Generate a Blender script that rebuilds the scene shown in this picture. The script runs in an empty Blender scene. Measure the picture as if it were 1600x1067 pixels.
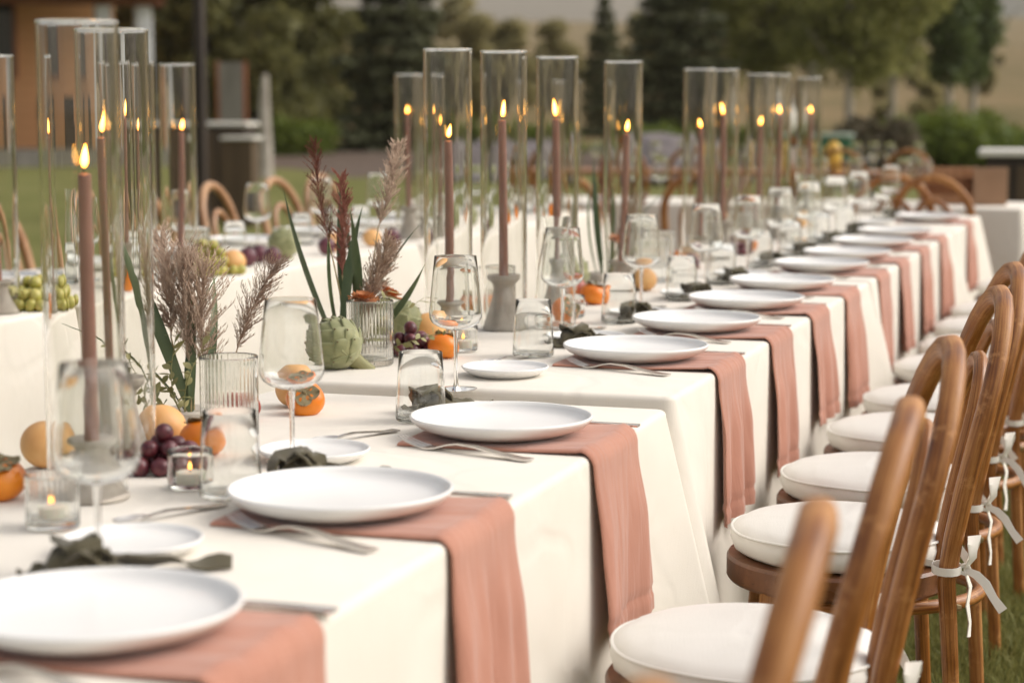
import bpy, math, random
import numpy as np
from mathutils import Vector, Matrix, Euler
R = math.radians
rnd = random.Random(7)
S = bpy.context.scene
C = S.collection

# ------------------------------------------------------------------ camera, sky, sun, exposure
ZT = 0.76                                   # height of the table tops
cam = bpy.data.cameras.new('camera'); camo = bpy.data.objects.new('camera', cam); C.objects.link(camo)
camo.location = (0, 0, 1.265)
camo.rotation_euler = (R(90 - 6.70), 0, R(18.037))
cam.sensor_width = 36; cam.lens = 70.0
cam.clip_start = 0.05; cam.clip_end = 6000
cam.dof.use_dof = True; cam.dof.focus_distance = 3.5; cam.dof.aperture_fstop = 3.5
S.camera = camo
SUN_EL, SUN_AZ = 42, 66                     # azimuth from +Y towards +X
w = bpy.data.worlds.new('World'); S.world = w; w.use_nodes = True
nt = w.node_tree; nt.nodes.clear()
sky = nt.nodes.new('ShaderNodeTexSky'); sky.sky_type = 'NISHITA'; sky.sun_disc = False
sky.sun_elevation = R(SUN_EL); sky.sun_rotation = R(SUN_AZ)
sky.air_density = 1.0; sky.dust_density = 7.0; sky.ozone_density = 1.0
bg = nt.nodes.new('ShaderNodeBackground'); bg.inputs[1].default_value = 0.15
out = nt.nodes.new('ShaderNodeOutputWorld')
hs = nt.nodes.new('ShaderNodeHueSaturation'); hs.inputs['Saturation'].default_value = 0.42; hs.inputs['Value'].default_value = 1.0   # thin high cloud greys the whole sky
nt.links.new(sky.outputs[0], hs.inputs['Color']); nt.links.new(hs.outputs[0], bg.inputs[0]); nt.links.new(bg.outputs[0], out.inputs[0])
sun = bpy.data.lights.new('sun', 'SUN'); suno = bpy.data.objects.new('sun', sun); C.objects.link(suno)
sun.energy = 0.62; sun.angle = R(165); sun.color = (1.0, 0.80, 0.57)
d = Vector((math.sin(R(SUN_AZ)) * math.cos(R(SUN_EL)), math.cos(R(SUN_AZ)) * math.cos(R(SUN_EL)), math.sin(R(SUN_EL))))
suno.rotation_euler = d.to_track_quat('Z', 'Y').to_euler(); suno.location = (6, 2, 8)
S.view_settings.view_transform = 'Standard'; S.view_settings.look = 'None'
S.view_settings.gamma = 1; S.view_settings.use_curve_mapping = False
S.view_settings.exposure = 0.33
cy = S.cycles
cy.max_bounces = 20; cy.transmission_bounces = 18; cy.transparent_max_bounces = 48
cy.diffuse_bounces = 4; cy.glossy_bounces = 8
cy.use_denoising = True
try: cy.denoiser = 'OPENIMAGEDENOISE'
except Exception: pass
cy.sample_clamp_indirect = 6.0
cy.blur_glossy = 0.6

# ------------------------------------------------------------------ helpers
class MB:
    def __init__(s): s.v = []; s.f = []; s.m = []; s.uv = []
    def add(s, vs, fs, mi=0, uv=None):
        o = len(s.v); s.v += [tuple(p) for p in vs]; s.f += [tuple(i + o for i in f) for f in fs]; s.m += [mi] * len(fs)
        s.uv += list(uv) if uv is not None else [(p[0], p[1]) for p in vs]
        return s
    def mesh(s, name, mats, smooth=True, angle=42):
        me = bpy.data.meshes.new(name); me.from_pydata(s.v, [], s.f)
        for m in (mats if isinstance(mats, (list, tuple)) else [mats]): me.materials.append(m)
        if any(s.m): me.polygons.foreach_set('material_index', s.m)
        ul = me.uv_layers.new(name='UVMap')
        li = np.empty(len(me.loops), dtype=np.int32); me.loops.foreach_get('vertex_index', li)
        ul.data.foreach_set('uv', np.array(s.uv, dtype=np.float32)[li].ravel())
        if smooth:
            me.shade_smooth(); me.set_sharp_from_angle(angle=R(angle))
        me.update(); return me

def link(name, me, parent=None, loc=None, rot=None, scale=None):
    o = bpy.data.objects.new(name, me); C.objects.link(o)
    if parent: o.parent = parent
    if loc is not None: o.location = loc
    if rot is not None: o.rotation_euler = rot
    if scale is not None: o.scale = scale if hasattr(scale, '__len__') else (scale,) * 3
    return o
def tag(o, label=None, cat=None, group=None, kind=None):
    if label: o['label'] = label
    if cat: o['category'] = cat
    if group: o['group'] = group
    if kind: o['kind'] = kind
    return o
def thing(name, label, cat, loc=(0, 0, 0), rz=0, group=None):
    o = bpy.data.objects.new(name, None); C.objects.link(o); o.location = loc; o.rotation_euler = (0, 0, rz)
    o.empty_display_size = 0.05
    return tag(o, label, cat, group)
KIDS = {}
def dup(root, loc, rz=None, label=None, group=None):
    r = root.copy(); C.objects.link(r); r.location = loc
    if rz is not None: r.rotation_euler = rz if hasattr(rz, '__len__') else (0, 0, rz)
    if label: r['label'] = label
    if group: r['group'] = group
    for ch in root.children:
        c = ch.copy(); C.objects.link(c); c.parent = r
        for g in ch.children:
            k = g.copy(); C.objects.link(k); k.parent = c
    return r
ORD = ['nearest', 'second', 'third', 'fourth', 'fifth', 'sixth', 'seventh', 'eighth', 'ninth', 'tenth', 'eleventh', 'twelfth', 'thirteenth', 'fourteenth', 'fifteenth']

def lathe(mb, prof, n=40, mi=0, rib=None, cx=0, cy_=0, close=False):
    """prof: list of (r, z); open caps where r = 0"""
    rows = []; vs = []; fs = []; uv = []
    L = 0; pl = prof[0]
    for k, (r, z) in enumerate(prof):
        L += math.hypot(r - pl[0], z - pl[1]); pl = (r, z)
        if r < 1e-6:
            rows.append([len(vs)]); vs.append((cx, cy_, z)); uv.append((0, L))
        else:
            row = []
            for i in range(n):
                a = 2 * math.pi * i / n
                rr = r if rib is None else r * rib(a, k)
                row.append(len(vs)); vs.append((cx + rr * math.cos(a), cy_ + rr * math.sin(a), z)); uv.append((i / n, L))
            rows.append(row)
    seq = list(zip(rows, rows[1:] + ([rows[0]] if close else [])))
    if not close: seq = list(zip(rows, rows[1:]))
    for a, b in seq:
        if len(a) == 1 and len(b) == 1: continue
        for i in range(n):
            j = (i + 1) % n
            if len(a) == 1: fs.append((a[0], b[j], b[i]))
            elif len(b) == 1: fs.append((a[i], a[j], b[0]))
            else: fs.append((a[i], a[j], b[j], b[i]))
    return mb.add(vs, fs, mi, uv)

def tube(mb, pts, rad, n=10, mi=0, oval=None, ref=None, closed=False, cap=True, twist=None, sq_exp=1):
    """pts list of Vectors; rad float or list; oval: (a,b) factors along frame axes"""
    pts = [Vector(p) for p in pts]; m = len(pts)
    rads = rad if isinstance(rad, (list, tuple)) else [rad] * m
    vs = []; fs = []; uv = []; L = 0
    ref = Vector(ref) if ref else None; prev = None
    for i, p in enumerate(pts):
        a = pts[i - 1] if (i > 0 or closed) else p
        b = pts[(i + 1) % m] if (i < m - 1 or closed) else p
        t = (b - a).normalized()
        if i: L += (p - pts[i - 1]).length
        if ref is not None:
            u = ref - t * ref.dot(t)
            if u.length < 1e-5: u = t.orthogonal()
        elif prev is None: u = t.orthogonal()
        else: u = prev - t * prev.dot(t)
        u.normalize(); prev = u; v = t.cross(u)
        ea, eb = oval if oval else (1, 1)
        r = rads[i]; ra, rb = (r if hasattr(r, '__len__') else (r * ea, r * eb))
        tw = twist[i] if twist else 0
        for k in range(n):
            q = 2 * math.pi * k / n + tw; cq, sq = math.cos(q), math.sin(q)
            if sq_exp != 1: cq, sq = math.copysign(abs(cq) ** sq_exp, cq), math.copysign(abs(sq) ** sq_exp, sq)
            vs.append(p + u * (ra * cq) + v * (rb * sq)); uv.append((k / n, L))
    for i in range(m if closed else m - 1):
        for k in range(n):
            a = i * n + k; b = i * n + (k + 1) % n; j = (i + 1) % m
            fs.append((a, b, j * n + (k + 1) % n, j * n + k))
    if cap and not closed:
        fs.append(tuple(range(n))[::-1]); fs.append(tuple((m - 1) * n + k for k in range(n)))
    return mb.add(vs, fs, mi, uv)

def ribbon(mb, pts, wid, ref, th=0.0015, mi=0):
    """flat band with thickness; ref list/vec = width direction"""
    rads = [(wv / 2, th) for wv in (wid if isinstance(wid, (list, tuple)) else [wid] * len(pts))]
    m = len(pts); P = [Vector(p) for p in pts]; vs = []; fs = []; uv = []; L = 0
    for i, p in enumerate(P):
        t = (P[min(i + 1, m - 1)] - P[max(i - 1, 0)]).normalized()
        rf = Vector(ref[i]) if isinstance(ref, list) else Vector(ref)
        u = (rf - t * rf.dot(t)).normalized(); n_ = t.cross(u); wv = rads[i][0]
        if i: L += (p - P[i - 1]).length
        for (a, b) in ((-1, -1), (0, -1.2), (1, -1), (1, 1), (0, 1.2), (-1, 1)):
            vs.append(p + u * wv * a + n_ * th * b); uv.append((a, L))
    for i in range(m - 1):
        for k in range(6):
            fs.append((i * 6 + k, i * 6 + (k + 1) % 6, (i + 1) * 6 + (k + 1) % 6, (i + 1) * 6 + k))
    fs.append((5, 4, 3, 2, 1, 0)); fs.append(tuple((m - 1) * 6 + k for k in range(6)))
    return mb.add(vs, fs, mi, uv)

def box(mb, x0, x1, y0, y1, z0, z1, mi=0, bev=0.0):
    if bev <= 0:
        vs = [(x, y, z) for z in (z0, z1) for y in (y0, y1) for x in (x0, x1)]
        return mb.add(vs, [(0, 2, 3, 1), (4, 5, 7, 6), (0, 1, 5, 4), (2, 6, 7, 3), (0, 4, 6, 2), (1, 3, 7, 5)], mi)
    vs = []; b = bev
    for z, e in ((z0, b), (z0 + b, 0), (z1 - b, 0), (z1, b)):
        vs += [(x0 + b + e * 0.0, y0 + e, z), (x1 - b, y0 + e, z), (x1 - e, y0 + b, z), (x1 - e, y1 - b, z), (x1 - b, y1 - e, z), (x0 + b, y1 - e, z), (x0 + e, y1 - b, z), (x0 + e, y0 + b, z)]
    fs = [tuple(range(8))[::-1], tuple(range(24, 32))]
    for r in range(3):
        for k in range(8): fs.append((r * 8 + k, r * 8 + (k + 1) % 8, r * 8 + 8 + (k + 1) % 8, r * 8 + 8 + k))
    return mb.add(vs, fs, mi)

def arc(cx, cz, rx, rz, a0, a1, n): return [(cx + rx * math.cos(R(a0 + (a1 - a0) * i / n)), cz + rz * math.sin(R(a0 + (a1 - a0) * i / n))) for i in range(n + 1)]

# ------------------------------------------------------------------ materials
def mat(name):
    m = bpy.data.materials.new(name); m.use_nodes = True
    return m, m.node_tree, m.node_tree.nodes['Principled BSDF']
def N(t, ty, **kw):
    n = t.nodes.new(ty)
    for k, v in kw.items(): setattr(n, k, v)
    return n
def ramp(t, fac, stops):
    r = N(t, 'ShaderNodeValToRGB'); e = r.color_ramp.elements
    while len(e) < len(stops): e.new(0.5)
    for el, (p, c) in zip(e, stops): el.position = p; el.color = (*c, 1)
    t.links.new(fac, r.inputs[0]); return r.outputs[0]
def noise(t, scale, detail=4, rough=0.55, coord='Object', stretch=None, dist=0.0):
    tc = N(t, 'ShaderNodeTexCoord'); o = tc.outputs[coord]
    if stretch:
        mp = N(t, 'ShaderNodeMapping'); mp.inputs['Scale'].default_value = stretch; t.links.new(o, mp.inputs[0]); o = mp.outputs[0]
    n = N(t, 'ShaderNodeTexNoise'); n.inputs['Scale'].default_value = scale; n.inputs['Detail'].default_value = detail
    n.inputs['Roughness'].default_value = rough; n.inputs['Distortion'].default_value = dist
    t.links.new(o, n.inputs['Vector']); return n.outputs[0]
def bump(t, b, h, strength, dist=0.01, prev=None):
    n = N(t, 'ShaderNodeBump'); n.inputs['Strength'].default_value = strength; n.inputs['Distance'].default_value = dist
    t.links.new(h, n.inputs['Height'])
    if prev: t.links.new(prev, n.inputs['Normal'])
    t.links.new(n.outputs[0], b.inputs['Normal']); return n.outputs[0]
def simple(name, c1, c2=None, scale=8, rough=0.5, bump_s=0, bump_scale=60, bump_d=0.002, metal=0, stretch=None, coat=0, sheen=0, sss=0, lo=0.35, hi=0.65, coord='Object', spec=None):
    m, t, b = mat(name)
    if c2 is None: b.inputs['Base Color'].default_value = (*c1, 1)
    else: t.links.new(ramp(t, noise(t, scale, stretch=stretch, coord=coord), [(lo, c1), (hi, c2)]), b.inputs['Base Color'])
    b.inputs['Roughness'].default_value = rough; b.inputs['Metallic'].default_value = metal
    b.inputs['Coat Weight'].default_value = coat; b.inputs['Coat Roughness'].default_value = 0.2
    b.inputs['Sheen Weight'].default_value = sheen
    if spec is not None: b.inputs['Specular IOR Level'].default_value = spec
    if sss: b.inputs['Subsurface Weight'].default_value = sss; b.inputs['Subsurface Radius'].default_value = (0.012, 0.005, 0.003); b.inputs['Subsurface Scale'].default_value = 1.0
    if bump_s: bump(t, b, noise(t, bump_scale, coord=coord), bump_s, bump_d)
    return m
M = {}
# linen tablecloth: woven threads, soft creases
def cloth_mat(name, c1, c2, wr=0.35, weave=900, sheen=0.15, wd=0.006, stretch=None, rough=0.9, thread=0.12, crease=0):
    m, t, b = mat(name)
    t.links.new(ramp(t, noise(t, 5, 6), [(0.3, c1), (0.7, c2)]), b.inputs['Base Color'])
    b.inputs['Roughness'].default_value = rough; b.inputs['Sheen Weight'].default_value = sheen; b.inputs['Sheen Roughness'].default_value = 0.4
    b.inputs['Specular IOR Level'].default_value = 0.2
    p = bump(t, b, noise(t, 4.5, 3, 0.5, stretch=stretch, dist=0.8), wr, wd)
    if crease:
        tv = N(t, 'ShaderNodeTexCoord'); mp = N(t, 'ShaderNodeMapping'); mp.inputs['Rotation'].default_value = (.3, .2, .5); t.links.new(tv.outputs['Object'], mp.inputs[0])
        wn = N(t, 'ShaderNodeTexNoise'); wn.inputs['Scale'].default_value = 2.5; t.links.new(mp.outputs[0], wn.inputs['Vector'])
        va = N(t, 'ShaderNodeVectorMath', operation='MULTIPLY_ADD'); va.inputs[1].default_value = (.5, .5, .5); t.links.new(wn.outputs['Color'], va.inputs[0]); t.links.new(mp.outputs[0], va.inputs[2])
        vo = N(t, 'ShaderNodeTexVoronoi', feature='DISTANCE_TO_EDGE'); vo.inputs['Scale'].default_value = 3.2; t.links.new(va.outputs[0], vo.inputs['Vector'])
        mr = N(t, 'ShaderNodeMapRange'); mr.inputs['From Max'].default_value = .10; mr.interpolation_type = 'SMOOTHERSTEP'; t.links.new(vo.outputs['Distance'], mr.inputs[0])
        p = bump(t, b, mr.outputs[0], crease, 0.003, p)
    tc = N(t, 'ShaderNodeTexCoord')
    n1 = noise(t, weave, 1, 0.5, stretch=(1, 0.06, 0.06)); n2 = noise(t, weave, 1, 0.5, stretch=(0.06, 1, 1))
    ad = N(t, 'ShaderNodeMath', operation='ADD'); t.links.new(n1, ad.inputs[0]); t.links.new(n2, ad.inputs[1])
    bump(t, b, ad.outputs[0], thread, 0.0008, p)
    return m
M['linen'] = cloth_mat('ivory_linen', (0.745, 0.70, 0.62), (0.785, 0.745, 0.67), 0.38, 420, wd=0.012, thread=0.25, crease=0.36)
M['napkin'] = cloth_mat('terracotta_linen', (0.42, 0.198, 0.140), (0.50, 0.248, 0.178), 0.42, 420, sheen=0.4, wd=0.008, stretch=(3, 9, 1.4), thread=0.2)
M['cushion'] = cloth_mat('white_canvas', (0.77, 0.755, 0.71), (0.81, 0.795, 0.755), 0.6, 420, wd=0.008, thread=0.25, crease=0.4)
M['ribbon'] = cloth_mat('cotton_tape', (0.82, 0.79, 0.71), (0.86, 0.84, 0.77), 0.3, 900)
M['olive'] = cloth_mat('olive_cloth', (0.085, 0.075, 0.048), (0.14, 0.125, 0.08), 0.6, 600, sheen=0.3, wd=0.008)
M['plate'] = simple('matte_white_stoneware', (0.81, 0.81, 0.79), (0.84, 0.84, 0.825), 3, 0.24, 0.05, 35, 0.002)
M['steel'] = simple('brushed_silver', (0.62, 0.60, 0.57), (0.72, 0.70, 0.67), 30, 0.22, 0.05, 200, 0.0005, metal=1)
M['wax'] = simple('dusty_rose_wax', (0.33, 0.165, 0.125), (0.38, 0.20, 0.155), 12, 0.5, 0.1, 50, 0.001, sss=0.15)
M['wick'] = simple('charred_wick', (0.015, 0.012, 0.01), rough=0.9)
M['stone'] = simple('grey_beige_stone', (0.46, 0.41, 0.35), (0.57, 0.52, 0.45), 30, 0.75, 0.25, 180, 0.002)
M['tealwax'] = simple('ivory_tealight_wax', (0.82, 0.78, 0.66), rough=0.45, sss=0.2)
M['grape'] = simple('red_grape_skin', (0.055, 0.010, 0.016), (0.16, 0.035, 0.045), 45, 0.36, 0.05, 200, 0.0005, sss=0.08)
M['ggrape'] = simple('green_grape_skin', (0.36, 0.34, 0.07), (0.50, 0.46, 0.13), 30, 0.32, 0, sss=0.25)
M['plum'] = simple('plum_skin', (0.05, 0.014, 0.025), (0.14, 0.04, 0.055), 14, 0.4)
M['persimmon'] = simple('persimmon_skin', (0.72, 0.17, 0.008), (0.82, 0.27, 0.02), 10, 0.3, 0.06, 60, 0.001, sss=0.1)
M['apricot'] = simple('pale_orange_skin', (0.68, 0.35, 0.12), (0.76, 0.45, 0.18), 14, 0.5, 0.15, 120, 0.0008, sss=0.1)
M['pom'] = simple('pomegranate_skin', (0.25, 0.03, 0.025), (0.40, 0.10, 0.05), 14, 0.4)
M['calyx'] = simple('dry_calyx', (0.17, 0.14, 0.07), (0.33, 0.27, 0.15), 40, 0.8, 0.4, 120, 0.001)
M['stem'] = simple('green_brown_stem', (0.14, 0.13, 0.05), (0.24, 0.21, 0.09), 40, 0.7)
M['artichoke'] = simple('artichoke_bract', (0.185, 0.20, 0.085), (0.32, 0.32, 0.155), 28, 0.6, 0.25, 110, 0.001, sheen=0.25)
M['artistem'] = simple('artichoke_stem', (0.20, 0.20, 0.085), (0.33, 0.31, 0.16), 60, 0.65, 0.3, 90, 0.001, stretch=(1, 1, 0.1))
M['bracttip'] = simple('bract_tip', (0.12, 0.07, 0.03), rough=0.8)
M['cabbage'] = simple('grey_green_leaf', (0.24, 0.30, 0.19), (0.36, 0.42, 0.30), 25, 0.65, 0.2, 90, 0.001)
M['blade'] = simple('green_blade', (0.075, 0.115, 0.05), (0.15, 0.19, 0.085), 12, 0.5, 0.15, 60, 0.001, stretch=(1, 1, 0.1))
M['paleleaf'] = simple('pale_sprig_leaf', (0.20, 0.20, 0.07), (0.36, 0.33, 0.15), 30, 0.6)
M['plume'] = simple('dried_plume', (0.36, 0.255, 0.19), (0.55, 0.42, 0.325), 40, 0.85)
M['straw'] = simple('straw_stem', (0.34, 0.26, 0.12), (0.45, 0.36, 0.19), 30, 0.7)
M['dahlia'] = simple('rust_petal', (0.42, 0.14, 0.04), (0.60, 0.24, 0.09), 40, 0.6)
# bentwood
def wood(name, cs, rough=0.33, coat=0.25, sc=1.0, uvs=True):
    m, t, b = mat(name)
    co = 'UV' if uvs else 'Object'
    st = (9, 2.2, 1) if uvs else (40, 40, 3)
    g = noise(t, 3.0 * sc, 6, 0.6, co, st, 0.3)
    big = noise(t, 9, 3, 0.5, 'Object')
    mx = N(t, 'ShaderNodeMath', operation='MULTIPLY_ADD'); mx.inputs[1].default_value = 0.62
    mul = N(t, 'ShaderNodeMath', operation='MULTIPLY'); mul.inputs[1].default_value = 0.38
    t.links.new(big, mul.inputs[0]); t.links.new(g, mx.inputs[0]); t.links.new(mul.outputs[0], mx.inputs[2])
    base_ = ramp(t, mx.outputs[0], [(0.36, cs[0]), (0.50, cs[1]), (0.63, cs[2])])
    sp = ramp(t, noise(t, 16, 3, 0.7, co, (5, 9, 1) if uvs else None), [(0.30, (0.42, 0.36, 0.32)), (0.40, (1, 1, 1))])       # dark pores and dings
    wn = ramp(t, noise(t, 21, 5, 0.75, 'Object'), [(0.56, (0, 0, 0)), (0.70, (1, 1, 1))])                                        # rubbed varnish
    m1 = N(t, 'ShaderNodeMix', data_type='RGBA', blend_type='MULTIPLY'); m1.inputs[0].default_value = 1
    t.links.new(base_, m1.inputs[6]); t.links.new(sp, m1.inputs[7])
    m2 = N(t, 'ShaderNodeMix', data_type='RGBA'); m2.inputs[7].default_value = (*[min(1, c * 1.25 + .03) for c in cs[2]], 1)
    mw = N(t, 'ShaderNodeMath', operation='MULTIPLY'); mw.inputs[1].default_value = 0.6; t.links.new(wn, mw.inputs[0])
    t.links.new(mw.outputs[0], m2.inputs[0]); t.links.new(m1.outputs[2], m2.inputs[6]); t.links.new(m2.outputs[2], b.inputs['Base Color'])
    t.links.new(ramp(t, big, [(0.35, (rough * 0.7,) * 3), (0.65, (rough * 1.5,) * 3)]), b.inputs['Roughness'])
    b.inputs['Coat Weight'].default_value = coat; b.inputs['Coat Roughness'].default_value = 0.28
    bump(t, b, g, 0.12, 0.001)
    return m
M['wood'] = wood('worn_bentwood', [(0.13, 0.038, 0.007), (0.30, 0.112, 0.022), (0.47, 0.225, 0.065)], 0.40, 0.08)
M['seatwood'] = wood('dark_seat_wood', [(0.085, 0.028, 0.010), (0.15, 0.055, 0.02), (0.22, 0.09, 0.035)])
M['honey'] = wood('honey_bentwood', [(0.24, 0.11, 0.045), (0.36, 0.19, 0.085), (0.48, 0.28, 0.14)])
M['crate'] = wood('crate_wood', [(0.20, 0.085, 0.035), (0.32, 0.155, 0.07), (0.42, 0.22, 0.11)], 0.6, 0, uvs=False)
# glass
def real_glass(name, tint=(1, 1, 1), rough=0.0):
    m = bpy.data.materials.new(name); m.use_nodes = True; t = m.node_tree; t.nodes.clear()
    g = N(t, 'ShaderNodeBsdfGlass'); g.inputs['IOR'].default_value = 1.48; g.inputs['Roughness'].default_value = rough; g.inputs['Color'].default_value = (*tint, 1)
    o = N(t, 'ShaderNodeOutputMaterial'); t.links.new(g.outputs[0], o.inputs[0]); return m
M['glass'] = real_glass('clear_glass', (0.985, 0.99, 0.985))
def sheet_glass(name, absorb=0.985):
    """one face of a thin glass wall: Fresnel reflection over straight-through transmission that darkens at grazing angles"""
    m = bpy.data.materials.new(name); m.use_nodes = True; t = m.node_tree; t.nodes.clear()
    geo = N(t, 'ShaderNodeNewGeometry')
    dt = N(t, 'ShaderNodeVectorMath', operation='DOT_PRODUCT'); t.links.new(geo.outputs['Normal'], dt.inputs[0]); t.links.new(geo.outputs['Incoming'], dt.inputs[1])
    ab = N(t, 'ShaderNodeMath', operation='ABSOLUTE'); t.links.new(dt.outputs['Value'], ab.inputs[0])
    om = N(t, 'ShaderNodeMath', operation='SUBTRACT'); om.inputs[0].default_value = 1; t.links.new(ab.outputs[0], om.inputs[1])
    pw = N(t, 'ShaderNodeMath', operation='POWER'); pw.inputs[1].default_value = 5; t.links.new(om.outputs[0], pw.inputs[0])
    fr = N(t, 'ShaderNodeMath', operation='MULTIPLY_ADD'); fr.inputs[1].default_value = 0.955; fr.inputs[2].default_value = 0.045; t.links.new(pw.outputs[0], fr.inputs[0])
    pw2 = N(t, 'ShaderNodeMath', operation='POWER'); pw2.inputs[1].default_value = 3; t.links.new(om.outputs[0], pw2.inputs[0])
    tcol = ramp(t, pw2.outputs[0], [(0.0, (0.985, 0.985, 0.98)), (0.9, (0.80, 0.82, 0.78))])
    tr = N(t, 'ShaderNodeBsdfTransparent'); t.links.new(tcol, tr.inputs[0])
    gl = N(t, 'ShaderNodeBsdfGlossy'); gl.inputs['Roughness'].default_value = 0.02; gl.inputs['Color'].default_value = (1, 1, 1, 1)
    mx = N(t, 'ShaderNodeMixShader'); t.links.new(fr.outputs[0], mx.inputs[0]); t.links.new(tr.outputs[0], mx.inputs[1]); t.links.new(gl.outputs[0], mx.inputs[2])
    o = N(t, 'ShaderNodeOutputMaterial'); t.links.new(mx.outputs[0], o.inputs[0]); return m
M['sheet'] = real_glass('cylinder_glass', (0.99, 0.99, 0.985))
_t = M['sheet'].node_tree; _g = [n for n in _t.nodes if n.type == 'BSDF_GLASS'][0]
_b = N(_t, 'ShaderNodeBump'); _b.inputs['Strength'].default_value = 0.25; _b.inputs['Distance'].default_value = 0.002
_t.links.new(noise(_t, 9, 2, 0.5, 'Object', (3, 3, 0.12)), _b.inputs['Height']); _t.links.new(_b.outputs[0], _g.inputs['Normal'])
def flame_mat(name, st):
    m = bpy.data.materials.new(name); m.use_nodes = True; t = m.node_tree; t.nodes.clear()
    tc = N(t, 'ShaderNodeTexCoord'); sp = N(t, 'ShaderNodeSeparateXYZ'); t.links.new(tc.outputs['Generated'], sp.inputs[0])
    col = ramp(t, sp.outputs[2], [(0.0, (0.9, 0.25, 0.03)), (0.25, (1.0, 0.42, 0.07)), (0.7, (1.0, 0.50, 0.10)), (1.0, (1.0, 0.36, 0.04))])
    e = N(t, 'ShaderNodeEmission'); e.inputs[1].default_value = st; t.links.new(col, e.inputs[0])
    o = N(t, 'ShaderNodeOutputMaterial'); t.links.new(e.outputs[0], o.inputs[0]); m.cycles.emission_sampling = 'NONE'; return m
M['flame'] = flame_mat('candle_flame', 22)
M['tflame'] = flame_mat('tealight_flame', 4)
# vegetation and ground
def leafy(name, c1, c2, rough=0.6, trans=0.25):
    m, t, b = mat(name)
    g = N(t, 'ShaderNodeNewGeometry')
    t.links.new(ramp(t, g.outputs['Random Per Island'], [(0.0, c1), (1.0, c2)]), b.inputs['Base Color'])
    b.inputs['Roughness'].default_value = rough; b.inputs['Specular IOR Level'].default_value = 0.25
    if trans:
        tl = N(t, 'ShaderNodeBsdfTranslucent'); tl.inputs[0].default_value = (*[x * 1.3 for x in c2], 1)
        mx = N(t, 'ShaderNodeMixShader'); mx.inputs[0].default_value = trans
        t.links.new(b.outputs[0], mx.inputs[1]); t.links.new(tl.outputs[0], mx.inputs[2])
        t.links.new(mx.outputs[0], t.nodes['Material Output'].inputs[0])
    return m
M['spruce'] = leafy('spruce_needles', (0.062, 0.072, 0.036), (0.155, 0.165, 0.085), trans=0.2)
M['darkleaf'] = leafy('dark_evergreen_leaf', (0.066, 0.070, 0.025), (0.185, 0.18, 0.066), trans=0.35)
M['oliveleaf'] = leafy('olive_green_leaf', (0.14, 0.14, 0.055), (0.33, 0.29, 0.14), trans=0.4)
M['aspen'] = leafy('aspen_leaf', (0.10, 0.125, 0.03), (0.29, 0.285, 0.10), trans=0.4)
M['poplar'] = leafy('poplar_leaf', (0.052, 0.082, 0.026), (0.125, 0.16, 0.055))
M['shrub'] = leafy('bright_shrub_leaf', (0.07, 0.11, 0.015), (0.16, 0.20, 0.035))
M['plumbush'] = leafy('dull_bush_leaf', (0.05, 0.055, 0.025), (0.15, 0.12, 0.08))
M['bark'] = simple('dark_bark', (0.06, 0.045, 0.035), (0.11, 0.085, 0.065), 8, 0.9, 0.4, 20, 0.02, stretch=(1, 1, 0.2))
M['whitebark'] = simple('white_aspen_bark', (0.30, 0.27, 0.23), (0.46, 0.42, 0.37), 5, 0.85)
def ground_mat(name, stops, s1, s2, bs=0.6):
    m, t, b = mat(name)
    n1 = noise(t, s1, 6, 0.6); n2 = noise(t, s2, 5, 0.65)
    mx = N(t, 'ShaderNodeMath', operation='MULTIPLY_ADD'); mx.inputs[1].default_value = 0.5
    ml = N(t, 'ShaderNodeMath', operation='MULTIPLY'); ml.inputs[1].default_value = 0.5
    t.links.new(n2, ml.inputs[0]); t.links.new(n1, mx.inputs[0]); t.links.new(ml.outputs[0], mx.inputs[2])
    t.links.new(ramp(t, mx.outputs[0], stops), b.inputs['Base Color']); b.inputs['Roughness'].default_value = 0.95; b.inputs['Specular IOR Level'].default_value = 0.1
    bump(t, b, n2, bs, 0.03); return m
M['lawn'] = ground_mat('lawn_turf', [(0.32, (0.095, 0.105, 0.030)), (0.5, (0.15, 0.155, 0.05)), (0.68, (0.21, 0.20, 0.08))], 0.35, 40)
M['blades'] = leafy('lawn_blades', (0.085, 0.105, 0.022), (0.26, 0.25, 0.085), trans=0.25)
M['dry'] = ground_mat('dry_grass_hill', [(0.30, (0.085, 0.085, 0.030)), (0.47, (0.155, 0.120, 0.055)), (0.56, (0.215, 0.155, 0.080)), (0.66, (0.105, 0.105, 0.036))], 0.09, 0.5)
M['mount'] = ground_mat('far_forested_ridge', [(0.3, (0.085, 0.105, 0.105)), (0.6, (0.16, 0.165, 0.15)), (0.75, (0.22, 0.21, 0.17))], 0.006, 0.05, 0.1)
M['rock'] = simple('grey_mauve_rock', (0.085, 0.075, 0.080), (0.20, 0.175, 0.175), 3, 0.9, 0.6, 8, 0.05)
M['soil'] = simple('bark_mulch', (0.06, 0.042, 0.03), (0.12, 0.08, 0.055), 6, 0.95, 0.5, 20, 0.03)
M['dark'] = simple('dark_stained_wood', (0.020, 0.013, 0.010), (0.04, 0.026, 0.019), 6, 0.55, 0.2, 30, 0.004, stretch=(1, 1, 0.15))
M['umber'] = simple('umber_wood', (0.065, 0.042, 0.022), (0.105, 0.068, 0.036), 5, 0.6, stretch=(1, 1, 0.15))
M['whitetop'] = simple('white_counter', (0.74, 0.72, 0.66), (0.80, 0.78, 0.72), 3, 0.4)
M['siding'] = simple('orange_cedar_siding', (0.44, 0.21, 0.085), (0.64, 0.35, 0.165), 2.5, 0.65, stretch=(0.2, 0.2, 2.5))
M['whitepost'] = simple('white_painted_post', (0.56, 0.58, 0.60), (0.64, 0.66, 0.67), 3, 0.5)
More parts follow.
